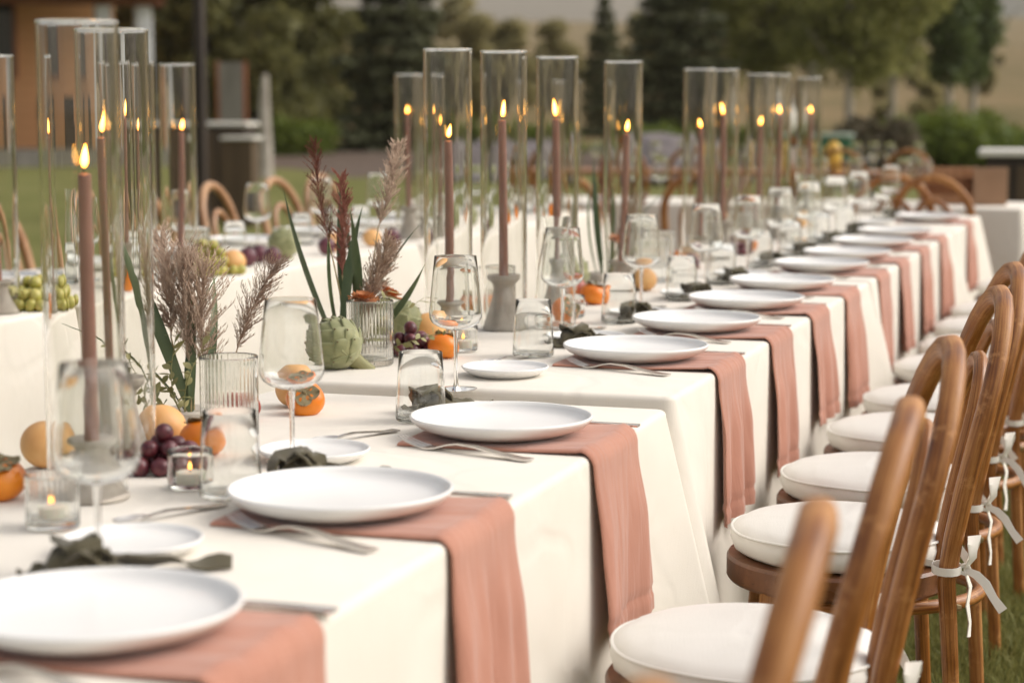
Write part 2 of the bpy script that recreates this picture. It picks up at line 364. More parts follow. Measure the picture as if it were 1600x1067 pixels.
M['rustbeam'] = simple('rust_red_beam', (0.16, 0.055, 0.025), (0.24, 0.09, 0.045), 3, 0.7)
M['pane'] = simple('dark_window_glass', (0.02, 0.025, 0.025), rough=0.08)
M['shingle'] = simple('brown_shingle', (0.07, 0.05, 0.04), (0.11, 0.085, 0.065), 3, 0.9)
M['weather'] = simple('weathered_grey_board', (0.16, 0.15, 0.13), (0.25, 0.235, 0.21), 4, 0.85, stretch=(1, 1, 0.2))
M['rustedge'] = simple('rusty_edge', (0.25, 0.085, 0.035), rough=0.8)
M['green'] = simple('green_plastic', (0.03, 0.13, 0.065), (0.045, 0.17, 0.09), 3, 0.45)
M['palegreen'] = simple('pale_green_lid', (0.36, 0.44, 0.36), rough=0.5)
M['yellow'] = simple('yellow_lemonade', (0.66, 0.40, 0.05), (0.74, 0.50, 0.10), 6, 0.3)
M['kraft'] = simple('kraft_board', (0.29, 0.17, 0.10), (0.35, 0.215, 0.13), 5, 0.8)
M['blue'] = simple('pale_blue_cloth', (0.25, 0.36, 0.52), rough=0.8)

# ------------------------------------------------------------------ ground, hills, ridge
def sheet(name, fn, rs, az0, az1, na, m):
    mb = MB(); vs = []; fs = []
    for r in rs:
        for k in range(na + 1):
            a = R(az0 + (az1 - az0) * k / na); x, y = r * math.sin(a), r * math.cos(a); vs.append((x, y, fn(x, y, r, math.degrees(a))))
    for i in range(len(rs) - 1):
        for k in range(na):
            p = i * (na + 1) + k; fs.append((p, p + 1, p + na + 2, p + na + 1))
    mb.add(vs, [f[::-1] for f in fs]); o = link(name, mb.mesh(name, m)); o['kind'] = 'structure'; return o
def sst(a, b, x): t = max(0, min(1, (x - a) / (b - a))); return t * t * (3 - 2 * t)
def hillz(x, y, r=None, a=None):
    r = math.hypot(x, y); a = math.degrees(math.atan2(x, y))
    w_ = math.sin(x * 0.021 + 1.3) * 0.6 + math.sin(y * 0.013 + x * 0.008) * 0.9
    fr = 1 - sst(55, 100, abs(a + 10))
    return -0.5 + fr * (sst(52, 120, r) * 2.4 + sst(90, 420, r) * (12.0 + 2.0 * w_) + sst(380, 760, r) * 17)
mb = MB(); lawn_n = 48
mb.add([(-90 + 180 * i / lawn_n, -20 + 120 * j / lawn_n, 0) for j in range(lawn_n + 1) for i in range(lawn_n + 1)],
       [(j * (lawn_n + 1) + i, j * (lawn_n + 1) + i + 1, (j + 1) * (lawn_n + 1) + i + 1, (j + 1) * (lawn_n + 1) + i) for j in range(lawn_n) for i in range(lawn_n)])
lawn = link('lawn', mb.mesh('lawn', M['lawn'])); lawn['kind'] = 'structure'
sheet('dry_hillside', hillz, [0, 30, 50, 58, 66, 75, 85, 100, 120, 140, 170, 200, 240, 280, 330, 380, 430, 520, 700, 1000], -180, 180, 144, M['dry'])
def ridgez(x, y, r, a):
    k = sst(900, 1700, r) * (1 - 0.6 * sst(1800, 2600, r))
    h = 67 + 5 * math.sin(R(a) * 9 + 0.6) + 5 * math.sin(R(a) * 23 + 1) + 60 * sst(-8.5, -3, a) - 9 * math.exp(-((a + 18) / 5.0) ** 2)
    return -5 + k * h * (1 - sst(55, 100, abs(a + 10)))
sheet('mountain_ridge', ridgez, [800, 950, 1100, 1250, 1400, 1550, 1700, 1900, 2200, 2600], -180, 180, 180, M['mount'])

# grass blades around the tables (one mass nobody could count)
rg = np.random.default_rng(3)
def grass(name, n, x0, x1, y0, y1, hmin, hmax):
    x = rg.uniform(x0, x1, n); y = rg.uniform(y0, y1, n); h = rg.uniform(hmin, hmax, n); a = rg.uniform(0, 2 * np.pi, n)
    wd = rg.uniform(0.0013, 0.0026, n) ; lean = rg.uniform(0.1, 0.9, n) * h; la = rg.uniform(0, 2 * np.pi, n)
    ux, uy = np.cos(a) * wd, np.sin(a) * wd; lx, ly = np.cos(la) * lean, np.sin(la) * lean
    V = np.empty((n, 5, 3), np.float32); z0 = np.zeros(n)
    V[:, 0] = np.stack([x - ux, y - uy, z0], 1); V[:, 1] = np.stack([x + ux, y + uy, z0], 1)
    V[:, 2] = np.stack([x + lx * .35 + ux * .8, y + ly * .35 + uy * .8, h * .6], 1); V[:, 3] = np.stack([x + lx * .35 - ux * .8, y + ly * .35 - uy * .8, h * .6], 1)
    V[:, 4] = np.stack([x + lx, y + ly, h], 1)
    b = np.arange(n)[:, None] * 5
    T = np.concatenate([b + np.array([[0, 1, 2]]), b + np.array([[0, 2, 3]]), b + np.array([[3, 2, 4]])], 1).reshape(-1, 3)
    me = bpy.data.meshes.new(name); me.vertices.add(n * 5); me.vertices.foreach_set('co', V.ravel())
    me.loops.add(len(T) * 3); me.loops.foreach_set('vertex_index', T.ravel().astype(np.int32))
    me.polygons.add(len(T)); me.polygons.foreach_set('loop_start', np.arange(0, len(T) * 3, 3, dtype=np.int32)); me.polygons.foreach_set('loop_total', np.full(len(T), 3, np.int32))
    me.update(calc_edges=True); me.materials.append(M['blades'])
    o = link(name, me); return tag(o, 'short green lawn grass growing under and behind the chairs', 'grass', kind='stuff')
grass('grass', 230000, -0.95, 1.9, 2.2, 10.5, 0.018, 0.055)

# ------------------------------------------------------------------ trees
def cards(pts, size, up=0.0, seed=0, asp=1.6):
    """many small leaf sprays through a volume: pts (n,3) with normals random"""
    r = np.random.default_rng(seed); n = len(pts)
    d = r.normal(size=(n, 3)); d /= np.linalg.norm(d, axis=1)[:, None]
    d[:, 2] = d[:, 2] * (1 - abs(up)) + up; d /= np.linalg.norm(d, axis=1)[:, None]
    e = np.cross(d, r.normal(size=(n, 3))); e /= np.linalg.norm(e, axis=1)[:, None]
    s = size * r.uniform(0.6, 1.4, n)[:, None]
    V = np.empty((n, 4, 3)); V[:, 0] = pts - d * s * asp / 2; V[:, 2] = pts + d * s * asp / 2; V[:, 1] = pts + e * s / 2; V[:, 3] = pts - e * s / 2
    return V.reshape(-1, 3), np.arange(n * 4).reshape(n, 4)
def crown_mesh(name, pts, size, m, seed, up=0.0, asp=1.6):
    V, F_ = cards(pts, size, up, seed, asp); me = bpy.data.meshes.new(name)
    me.from_pydata(V.tolist(), [], F_.tolist()); me.materials.append(m); me.update(); return me
def trunk_mesh(H, r0, m, limbs, seed, name='trunk'):
    r = random.Random(seed); mb = MB()
    pts = [(r.uniform(-.04, .04) * i, r.uniform(-.04, .04) * i, H * i / 7) for i in range(8)]
    tube(mb, pts, [r0 * (1 - 0.85 * i / 7) for i in range(8)], 9)
    for k in range(limbs):
        z = H * r.uniform(0.25, 0.8); a = r.uniform(0, 6.28); L = H * 0.28 * (1.1 - z / H)
        tube(mb, [(0, 0, z), (math.cos(a) * L * .5, math.sin(a) * L * .5, z + L * .35), (math.cos(a) * L, math.sin(a) * L, z + L * .8)], [r0 * .35, r0 * .22, r0 * .06], 6)
    return mb.mesh(name, m)
def spruce(H, Rm, seed, n=9000):
    r = np.random.default_rng(seed); tiers = int(H * 2.4); P = []
    for k in range(tiers):
        f = (k + 0.3) / tiers; z = 0.25 + f * (H - 0.3); rad = Rm * (1 - f) ** 0.85 * r.uniform(0.78, 1.12) + 0.05
        nb = max(5, int(11 * (1 - f) + 4)); a0 = r.uniform(0, 6.28)
        for b in range(nb):
            a = a0 + b * 6.283 / nb + r.normal() * 0.12; L = rad * r.uniform(0.7, 1.12); m_ = max(6, int(n / tiers / nb * (0.5 + (1 - f))))
            t = np.sqrt(r.uniform(0.03, 1, m_)); q = L * t
            side = r.normal(size=m_) * 0.13 * (0.4 + q)
            P.append(np.stack([np.cos(a) * q - np.sin(a) * side, np.sin(a) * q + np.cos(a) * side, z - 0.24 * q + 0.10 * q * t + r.normal(size=m_) * 0.06], 1))
    return np.concatenate(P)
def clumps(seed, n, blobs, dens=0.33):
    """points in leafy clumps: blobs list (x,y,z,rx,ry,rz)"""
    r = np.random.default_rng(seed); P = []; vol = np.array([b[3] * b[4] * b[5] for b in blobs]); vol = vol / vol.sum()
    for b, v in zip(blobs, vol):
        m_ = int(n * v); dd = r.normal(size=(m_, 3)); dd /= np.linalg.norm(dd, axis=1)[:, None]
        rad = r.uniform(0.25, 1, m_) ** dens
        P.append(np.array(b[:3]) + dd * rad[:, None] * np.array(b[3:6]) * (1 + 0.15 * r.normal(size=m_))[:, None])
    return np.concatenate(P)
def broad_blobs(seed, H, W, z0, k=26):
    r = random.Random(seed); B = []
    for i in range(k):
        f = r.random(); z = z0 + (H - z0) * f; wr = W * math.sin(math.pi * (0.12 + 0.80 * f)) ** 0.7
        a = r.uniform(0, 6.28); q = wr * math.sqrt(r.random()) * 0.85; s = W * r.uniform(0.20, 0.42)
        B.append((math.cos(a) * q, math.sin(a) * q, z, s, s, s * r.uniform(0.6, 0.95)))
    return B
def at(px, dist, z=0.0):
    """a world point in the direction of a photograph column at a given distance (used once, to place the far things)"""
    a = R(-18.037) + math.atan((px - 800) / 3111.0)
    return (dist * math.sin(a), dist * math.cos(a), z)
def tree(name, label, cat, loc, crown_me, trunk_me, rz=0, sc=1, group='trees and shrubs beyond the lawn'):
    t = thing(name, label, cat, loc, rz, group); t.scale = (sc,) * 3
    if trunk_me: link('trunk', trunk_me, t)
    link('crown', crown_me, t); return t
spr = crown_mesh('crown', spruce(9.5, 2.1, 1, 14000), 0.17, M['spruce'], 2, -0.15, 2.2)
spr2 = crown_mesh('crown', spruce(5.4, 1.25, 5, 8000), 0.14, M['spruce'], 3, -0.15, 2.2)
trk = trunk_mesh(9.3, 0.16, M['bark'], 0, 1); trk2 = trunk_mesh(5.2, 0.10, M['bark'], 0, 2)
darkc = [crown_mesh('crown', clumps(10 + i, 9500, broad_blobs(20 + i, 9.5, 3.0, 0.3, 34), 0.55), 0.22, M['darkleaf'], i) for i in range(2)]
olivec = [crown_mesh('crown', clumps(30 + i, 6500, broad_blobs(40 + i, 6.0, 2.2, 0.8, 24)), 0.20, M['oliveleaf'], i) for i in range(2)]
aspc = [crown_mesh('crown', clumps(50 + i, 6200, broad_blobs(60 + i, 9.5, 2.6, 2.5, 34), 0.6), 0.17, M['aspen'], i) for i in range(2)]
poplc = crown_mesh('crown', clumps(70, 9000, [(0.12 * math.sin(k * 2.1), 0.12 * math.cos(k * 1.7), 2.6 + k * 0.55, 0.8 * math.sin(math.pi * (0.22 + k / 20)) ** .6, 0.8 * math.sin(math.pi * (0.22 + k / 20)) ** .6, 0.62) for k in range(14)]), 0.17, M['poplar'], 3)
trd = trunk_mesh(8.5, 0.2, M['bark'], 8, 3); tro = trunk_mesh(5.2, 0.10, M['bark'], 7, 4); tra = trunk_mesh(8.2, 0.14, M['whitebark'], 3, 5); trp = trunk_mesh(8.8, 0.13, M['whitebark'], 4, 6)
hz = lambda p: (p[0], p[1], max(0.0, hillz(p[0], p[1])) - 0.05)
for px, dist, cm, tm, sc, lab in [
    (318, 52, darkc[0], trd, 0.82, 'dark dense tree behind the dark post next to the house'),
    (405, 54, darkc[1], trd, 0.9, 'dark dense tree behind the grey standing board'),
    (478, 62, darkc[0], trd, 0.62, 'dark dense tree between the grey board and the big spruce'),
    (350, 70, darkc[1], trd, 1.2, 'tall dark tree standing farthest back behind the bar'),
    (520, 78, olivec[0], tro, 0.65, 'olive green loose tree just beside the big dark spruce'),
    (455, 90, olivec[1], tro, 1.0, 'olive green tree rising behind the dark dense trees')]:
    tree('evergreen_tree' if cm in darkc else 'broadleaf_tree', lab, 'tree', hz(at(px, dist)), cm, tm, px * 0.7, sc)
tree('spruce_tree', 'big dark blue-green spruce behind the tall twin candle glasses', 'tree', hz(at(618, 58)), spr, trk, 0.3)
tree('spruce_tree', 'dark spruce with drooping tiers between candle glasses and far table', 'tree', hz(at(1055, 57)), spr, trk, 2.2, 0.95)
tree('spruce_tree', 'small slim young spruce on the dry slope', 'tree', hz(at(943, 76)), spr2, trk2, 1.1, 1.0)
for px, dist, k, sc, lab in [(735, 84, 0, 0.70, 'olive broadleaf tree directly behind the big spruce'), (800, 92, 1, 0.66, 'olive broadleaf tree seen through the second tall candle glass'),
    (858, 100, 0, 0.64, 'small olive broadleaf tree beside the slim young spruce'), (565, 95, 1, 0.60, 'pale olive tree with sky glinting above it'), (1000, 118, 1, 0.72, 'far olive tree on slope between the two smaller spruces'), (1130, 105, 0, 0.72, 'olive tree beside the drooping spruce on dry slope')]:
    tree('broadleaf_tree', lab, 'tree', hz(at(px, dist)), olivec[k], tro, px * 0.3, sc)
# scattered trees up the dry slope, each its own
hr_ = random.Random(21)
HT = []
for k in range(30):
    px = 430 + 1180 * (k + hr_.uniform(0, .9)) / 30; dist = hr_.choice([105, 130, 160, 190, 230, 280, 330]) * hr_.uniform(.9, 1.1); sc_ = hr_.uniform(.6, 1.15) * (.42 if 480 < px < 640 or 760 < px < 1010 else 1)
    if px < 1400: HT.append((px, dist, sc_))
for k in range(44):                                   # low scrub breaking up the open slope
    px = hr_.uniform(880, 1640); HT.append((px, hr_.uniform(75, 260), hr_.uniform(.10, .26)))
WP = []
for k, (px, dist, sc) in enumerate(HT):
    c_ = hz(at(px, dist)); P_ = clumps(200 + k, 1500 if sc > .4 else 500, broad_blobs(240 + k, 6.0 * sc, 2.6 * sc, 0.4, 12)); WP.append(P_ + np.array(c_))
woods = link('hillside_woods', crown_mesh('hillside_woods', np.concatenate(WP), 0.42, M['oliveleaf'], 9)); tag(woods, 'far olive woods scattered over the dry hillside beyond the lawn', 'woods', kind='stuff')
for px, dist, k, sc, lab in [(1195, 60, 0, 1.0, 'leafy aspen nearest the drooping spruce'), (1265, 66, 1, 1.05, 'leafy aspen above the green cooler'), (1325, 56, 0, 0.95, 'leafy aspen with pale trunk above the dull bush'), (1390, 70, 1, 1.0, 'leafy aspen next to the columnar poplar')]:
    tree('aspen_tree', lab, 'tree', hz(at(px, dist)), aspc[k], tra, px * 0.5, sc)
tree('poplar_tree', 'dense dark green columnar poplar on pale trunk', 'tree', hz(at(1478, 62)), poplc, trp, 0.4, 1.0)
tree('poplar_tree', 'dense dark green columnar poplar on pale trunk, outer of the pair', 'tree', hz(at(1514, 64)), poplc, trp, 2.4, 1.0)
shc = crown_mesh('crown', clumps(80, 5000, [(0.5 * math.cos(k), 0.5 * math.sin(k * 1.7), 0.45 + 0.2 * math.sin(k * 2.3), 0.55, 0.55, 0.45) for k in range(9)]), 0.10, M['shrub'], 4)
pbc = crown_mesh('crown', clumps(81, 4000, [(0.35 * math.cos(k), 0.35 * math.sin(k * 1.7), 0.45 + 0.32 * math.sin(k * 2.3), 0.35, 0.35, 0.38) for k in range(9)]), 0.09, M['plumbush'], 5)
for px, dist, me, sc, lab in [(1482, 42, shc, 1.15, 'rounded bright green shrub below the poplars'), (1425, 47, shc, 0.9, 'small green shrub between dull bush and rounded shrub'), (1362, 33, pbc, 1.05, 'dull mottled bush next to the green cooler'),
    (1010, 44, shc, 0.9, 'green shrub at the foot of the drooping spruce'), (842, 46, shc, 0.95, 'bright green shrub behind the third tall candle glass'), (1218, 48, shc, 0.9, 'green shrub behind the white parasol'), (462, 52, shc, 1.0, 'green shrub in front of dark dense trees'), (690, 60, shc, 1.1, 'green shrub under the big spruce'), (1545, 50, shc, 0.8, 'green shrub beside the rounded shrub near the edge'), (1590, 45, shc, 0.8, 'green shrub at the edge behind the bar')]:
    tree('shrub', lab, 'shrub', hz(at(px, dist)), me, None, px, sc)
def rock_mesh(seed):
    r = random.Random(seed); mb = MB(); vs = []; n = 10
    ph = [r.uniform(0, 6) for _ in range(6)]
    prof = [(math.sin(math.pi * k / 7), -math.cos(math.pi * k / 7)) for k in range(8)]
    lathe(mb, [(max(p[0], 0), p[1]) for p in prof], n)
    mb.v = [tuple(c * (1 + .22 * math.sin(3 * v[0] + ph[0]) * math.cos(2.6 * v[1] + ph[1]) + .12 * math.sin(5 * v[2] + ph[2] + v[0])) for c in v) for v in mb.v]
    return mb.mesh('boulder', M['rock'], angle=25)
rocks = [rock_mesh(i) for i in range(3)]
for i, (px, dist, s, lab) in enumerate([(725, 34, .55, 'grey boulder seen between the twin candle glasses'), (775, 36, .6, 'large grey boulder behind the second tall candle glass'), (830, 38, .65, 'grey boulder under the bright green shrub'), (1035, 33, .7, 'grey boulder below the drooping spruce'), (1085, 35, .6, 'small grey boulder beside the fifth candle glass')]):
    o = link('boulder', rocks[i % 3], None, at(px, dist, s * .35), (0, 0, i * 1.3), (s * 1.5, s * 1.1, s * .75)); tag(o, lab, 'boulder', 'boulders edging the lawn')
# mulch bed at the lawn edge
mb = MB(); vs = []; fs = []
for i in range(31):
    a = at(380 + i * 26, 39 + 3 * math.sin(i * .7)); b = at(380 + i * 26, 55)
    vs += [(a[0], a[1], 0.004), (b[0], b[1], 0.06)]
    if i: fs.append((2 * i - 2, 2 * i, 2 * i + 1, 2 * i - 1))
mb.add(vs, fs); o = link('mulch_bed', mb.mesh('mulch_bed', M['soil'])); o['kind'] = 'structure'

# ------------------------------------------------------------------ house, posts, bars
hx, hy, _ = at(42, 46); ha = -math.atan2(hx, hy)
house = thing('timber_house', 'orange cedar house with white porch posts at the lawn edge', 'house', (hx, hy, 0), ha + R(8))
mb = MB(); box(mb, -9, 2.05, 0, 6, 0.35, 4.2); wall = link('wall', mb.mesh('wall', M['siding']), house)
bm_ = MB(); box(bm_, -9, 2.05, -0.035, -0.002, 0, 0.235, 0, 0.012); brd = bm_.mesh('siding_board', M['siding'])
for k in range(16): link('siding_board', brd, house, (0, 0, 0.36 + k * 0.24))
mb = MB(); box(mb, -1.95, -0.12, -0.12, -0.04, 1.9, 3.9); wf = link('window', mb.mesh('window_frame', M['rustbeam']), house)
mb = MB(); box(mb, -1.86, -0.21, -0.15, -0.122, 1.99, 3.81); link('pane', mb.mesh('pane', M['pane']), wf)
mb = MB(); box(mb, -9.3, 2.6, -2.2, 6.2, 0, 0.35); link('porch_deck', mb.mesh('porch_deck', M['weather']), house)
for px_ in (-3.2, 1.45, 2.32):
    mb = MB(); box(mb, px_ - .17, px_ + .17, -2.1, -1.76, 0.35, 3.45, 0, .02); link('porch_post', mb.mesh('porch_post', M['whitepost']), house)
mb = MB(); box(mb, -9.4, 2.75, -2.2, -1.7, 3.45, 3.8); link('porch_beam', mb.mesh('porch_beam', M['rustbeam']), house)
mb = MB(); mb.add([(-9.6, -2.8, 3.8), (3, -2.8, 3.8), (3, 3, 6.6), (-9.6, 3, 6.6), (-9.6, 6.8, 4.2), (3, 6.8, 4.2), (-9.6, -2.8, 3.65), (3, -2.8, 3.65), (3, 3, 6.45), (-9.6, 3, 6.45), (-9.6, 6.8, 4.05), (3, 6.8, 4.05)],
    [(0, 1, 2, 3), (3, 2, 5, 4), (7, 6, 9, 8), (8, 9, 10, 11), (0, 6, 7, 1), (4, 5, 11, 10), (1, 7, 8, 2), (2, 8, 11, 5), (0, 3, 9, 6), (3, 4, 10, 9)]); link('roof', mb.mesh('roof', M['shingle'], smooth=False), house)
for x_ in (-2.6, -1.2, 0.2):
    mb = MB(); box(mb, x_, x_ + .5, -1.4, -0.9, .35, .95, 0, .04); box(mb, x_, x_ + .5, -0.95, -0.88, .95, 1.5, 0, .02); link('porch_seat', mb.mesh('porch_seat', M['dark']), house)

def bar(label, loc, rz, L, D, H, overh=0.12, shelf=True):
    b = thing('bar_counter', label, 'bar', loc, rz)
    mb = MB(); box(mb, -L / 2, L / 2, 0, D, 0, H - .045); link('cabinet', mb.mesh('cabinet', M['dark']), b)
    pm = MB(); box(pm, 0, L / 4 - .03, -.02, -.002, .05, H - .1, 0, .006); pme = pm.mesh('front_panel', M['umber'])
    for k in range(4): link('front_panel', pme, b, (-L / 2 + k * L / 4 + .015, 0, 0))
    mb = MB(); box(mb, -L / 2 - overh, L / 2 + overh, -overh, D + .05, H - .043, H, 0, .008); link('countertop', mb.mesh('countertop', M['whitetop']), b)
    return b
x, y, _ = at(300, 22.6); b1 = bar('dark wood bar with white top on the lawn by the dark post', (x, y, 0), R(12), 1.25, .55, 1.10, .02)
x, y, _ = at(384, 21.6)
t = thing('side_stand', 'low dark stand with a white top beside the lawn bar', 'stand', (x, y, 0), R(12))
mb = MB(); box(mb, -.20, .12, -.17, .17, 0, .92); link('cabinet', mb.mesh('cabinet', M['umber']), t); mb = MB(); box(mb, -.22, .16, -.2, .2, .923, .955, 0, .006); link('countertop', mb.mesh('countertop', M['whitetop']), t)
x, y, _ = at(1625, 13.6); bar('dark bar with a white top beyond the far end of the tables', (x, y, 0), R(4), .72, .6, 0.985, .05)
t = thing('dark_post', 'slim dark brown post rising beside the lawn bar', 'post', at(317, 21), 0)
mb = MB(); box(mb, -.048, .048, -.048, .048, 0, 3.4, 0, .006); link('shaft', mb.mesh('shaft', M['dark']), t)
mb = MB(); box(mb, -.1, .1, -.1, .1, 0, .06, 0, .01); link('foot_plate', mb.mesh('foot_plate', M['dark']), t)
t = thing('standing_board', 'weathered grey board with rusty edges standing behind the bar', 'board', at(365, 33), R(15))
mb = MB(); box(mb, -.2, .2, -.03, .03, 0, 1.98, 0, .01); link('face_board', mb.mesh('face_board', M['weather']), t)
for s in (-1, 1):
    mb = MB(); box(mb, s * .225 - .022, s * .225 + .022, -.04, .04, 0, 2.0, 0, .008); link('edge_strip', mb.mesh('edge_strip', M['rustedge']), t)
mb = MB(); tube(mb, [(0, 0, 0), (.02, 0, .7), (0, .01, 1.3), (.03, 0, 1.85)], [.16, .12, .10, .05], 10)
o = link('dead_stump', mb.mesh('dead_stump', M['whitebark']), None, at(415, 36)); tag(o, 'pale bare tapering stump beside the grey board', 'stump')
# far things right of centre
t = thing('closed_parasol', 'white closed parasol leaning behind the far candles', 'parasol', at(1238, 27), 0)
mb = MB(); lathe(mb, [(0, 1.52), (.03, 1.50), (.075, 1.38), (.12, 1.2), (.13, 1.08), (.09, .96), (.05, .90), (0, .89)], 20, rib=lambda a, k: 1 + .16 * math.cos(8 * a)); link('canopy', mb.mesh('canopy', M['whitetop']), t, (0, 0, 0), (0, R(-5), 0))
mb = MB(); tube(mb, [(0, 0, 0), (0, 0, 1.6)], .02, 8); link('pole', mb.mesh('pole', M['dark']), t)
mb = MB(); lathe(mb, [(0, .06), (.2, .06), (.22, .03), (.22, 0), (0, 0)], 24); link('base', mb.mesh('base', M['dark']), t)
t = thing('cooler', 'green cooler box with pale lid on a low grey stand', 'cooler', at(1297, 24, .66), R(10))
mb = MB(); box(mb, -.25, .25, -.16, .16, 0, .25, 0, .02)
for k in range(3): box(mb, -.17 + k * .14, -.11 + k * .14, -.168, -.158, .04, .2)
link('body', mb.mesh('body', M['green']), t)
mb = MB(); box(mb, -.265, .265, -.175, .175, .253, .30, 0, .015); link('lid', mb.mesh('lid', M['palegreen']), t)
t = thing('low_stand', 'grey low stand carrying the green cooler', 'stand', at(1302, 24), R(10))
mb = MB(); box(mb, -.5, .5, -.25, .25, .62, .66, 0, .006); link('top', mb.mesh('top', M['weather']), t)
for sx in (-1, 1):
    for sy in (-1, 1):
        mb = MB(); box(mb, sx * .44 - .03, sx * .44 + .03, sy * .2 - .03, sy * .2 + .03, 0, .62); link('leg', mb.mesh('leg', M['weather']), t)

# ------------------------------------------------------------------ tablecloths
def cloth(label, x0, x1, y0, y1, zt, seed, flare=0.17, zb=0.012, group='long ivory tablecloths'):
    r = random.Random(seed); rc = 0.02; per = []       # perimeter samples: (x, y, nx, ny, dist to nearest corner, run)
    def side(ax, ay, bx, by, nx, ny, n):
        L = math.hypot(bx - ax, by - ay)
        for i in range(n):
            f = i / n; f = 0.5 - 0.5 * math.cos(math.pi * f) if n > 10 else f
            dd = min(f, 1 - f) * L; per.append((ax + (bx - ax) * f, ay + (by - ay) * f, nx, ny, dd))
    def corner(cx, cy_, a0):
        for i in range(8):
            a = R(a0 + 90 * i / 8); per.append((cx + rc * math.cos(a), cy_ + rc * math.sin(a), math.cos(a), math.sin(a), 0))
    side(x0 + rc, y0, x1 - rc, y0, 0, -1, 44); corner(x1 - rc, y0 + rc, -90)
    side(x1, y0 + rc, x1, y1 - rc, 1, 0, 110); corner(x1 - rc, y1 - rc, 0)
    side(x1 - rc, y1, x0 + rc, y1, 0, 1, 44); corner(x0 + rc, y1 - rc, 90)
    side(x0, y1 - rc, x0, y0 + rc, -1, 0, 110); corner(x0 + rc, y0 + rc, 180)
    n = len(per); ph = [r.uniform(0, 6.28) for _ in range(8)]
    rows = [(-.012, 0, 0), (-.007, .0012, 0), (-.003, .0038, 0), (-.0008, .0075, 0), (0, .013, 0)] + [(0, .013 + (zt - zb - .013) * k / 16, k / 16) for k in range(1, 17)]
    vs = []; run = 0
    tot = 2 * (x1 - x0) + 2 * (y1 - y0)
    runs = [0]
    for i in range(1, n): runs.append(runs[-1] + math.hypot(per[i][0] - per[i - 1][0], per[i][1] - per[i - 1][1]))
    for (off, dz, t) in rows:
        for i, (x, y, nx, ny, dc) in enumerate(per):
            s = runs[i]; k0 = round(tot * 2.2)
            wv = (math.sin(s / tot * 6.2832 * k0 + ph[0] + 1.5 * math.sin(s * 1.7 + ph[1])) * .5 + math.sin(s / tot * 6.2832 * round(k0 * .47) + ph[2]) * .5)
            o_ = off + t * (0.016 + 0.017 * wv * (0.3 + 0.7 * t)) * (1 - math.exp(-dc / .1) * .6)
            c = math.exp(-(dc / 0.11) ** 1.05) * t * flare
            dip = -math.exp(-((dc - .22) / .09) ** 2) * .014 * t
            o_ += c + dip
            vs.append((x + nx * o_, y + ny * o_, zt - dz))
    fs = []
    for k in range(len(rows) - 1):
        for i in range(n):
            j = (i + 1) % n; fs.append((k * n + i, (k + 1) * n + i, (k + 1) * n + j, k * n + j))
    # top: inner loop to a gently uneven field
    nx_, ny_ = 16, 44; base = len(vs)
    fs.append(tuple(range(n)))
    mb = MB(); mb.add(vs, fs)
    o = link('tablecloth', mb.mesh('tablecloth', M['linen'], angle=60)); return tag(o, label, 'tablecloth', group)
cloth('ivory tablecloth over the nearest table, with the pink napkins hanging closest', -1.56, -.80, .35, 3.335, ZT - .014, 1)
cloth('ivory tablecloth over the second table, set slightly higher, by the artichoke', -1.56, -.80, 3.375, 5.83, ZT, 2)
cloth('ivory tablecloth over the third table along the chairs', -1.56, -.80, 5.87, 8.30, ZT, 3)
cloth('ivory tablecloth over the short fourth table at the far end', -1.56, -.80, 8.34, 9.55, ZT, 4)
cloth('ivory tablecloth over the opposite row, table nearest the water pitcher', -3.38, -2.62, 1.6, 4.44, ZT, 5)
cloth('ivory tablecloth over the opposite row, table bearing the green grapes', -3.38, -2.62, 4.48, 6.94, ZT, 6)
cloth('ivory tablecloth over the opposite row, farthest table', -3.38, -2.62, 6.98, 9.44, ZT, 7)
cloth('ivory tablecloth over the crosswise end table, in shade', -3.4, -.66, 10.30, 11.06, ZT, 8, 0.1)

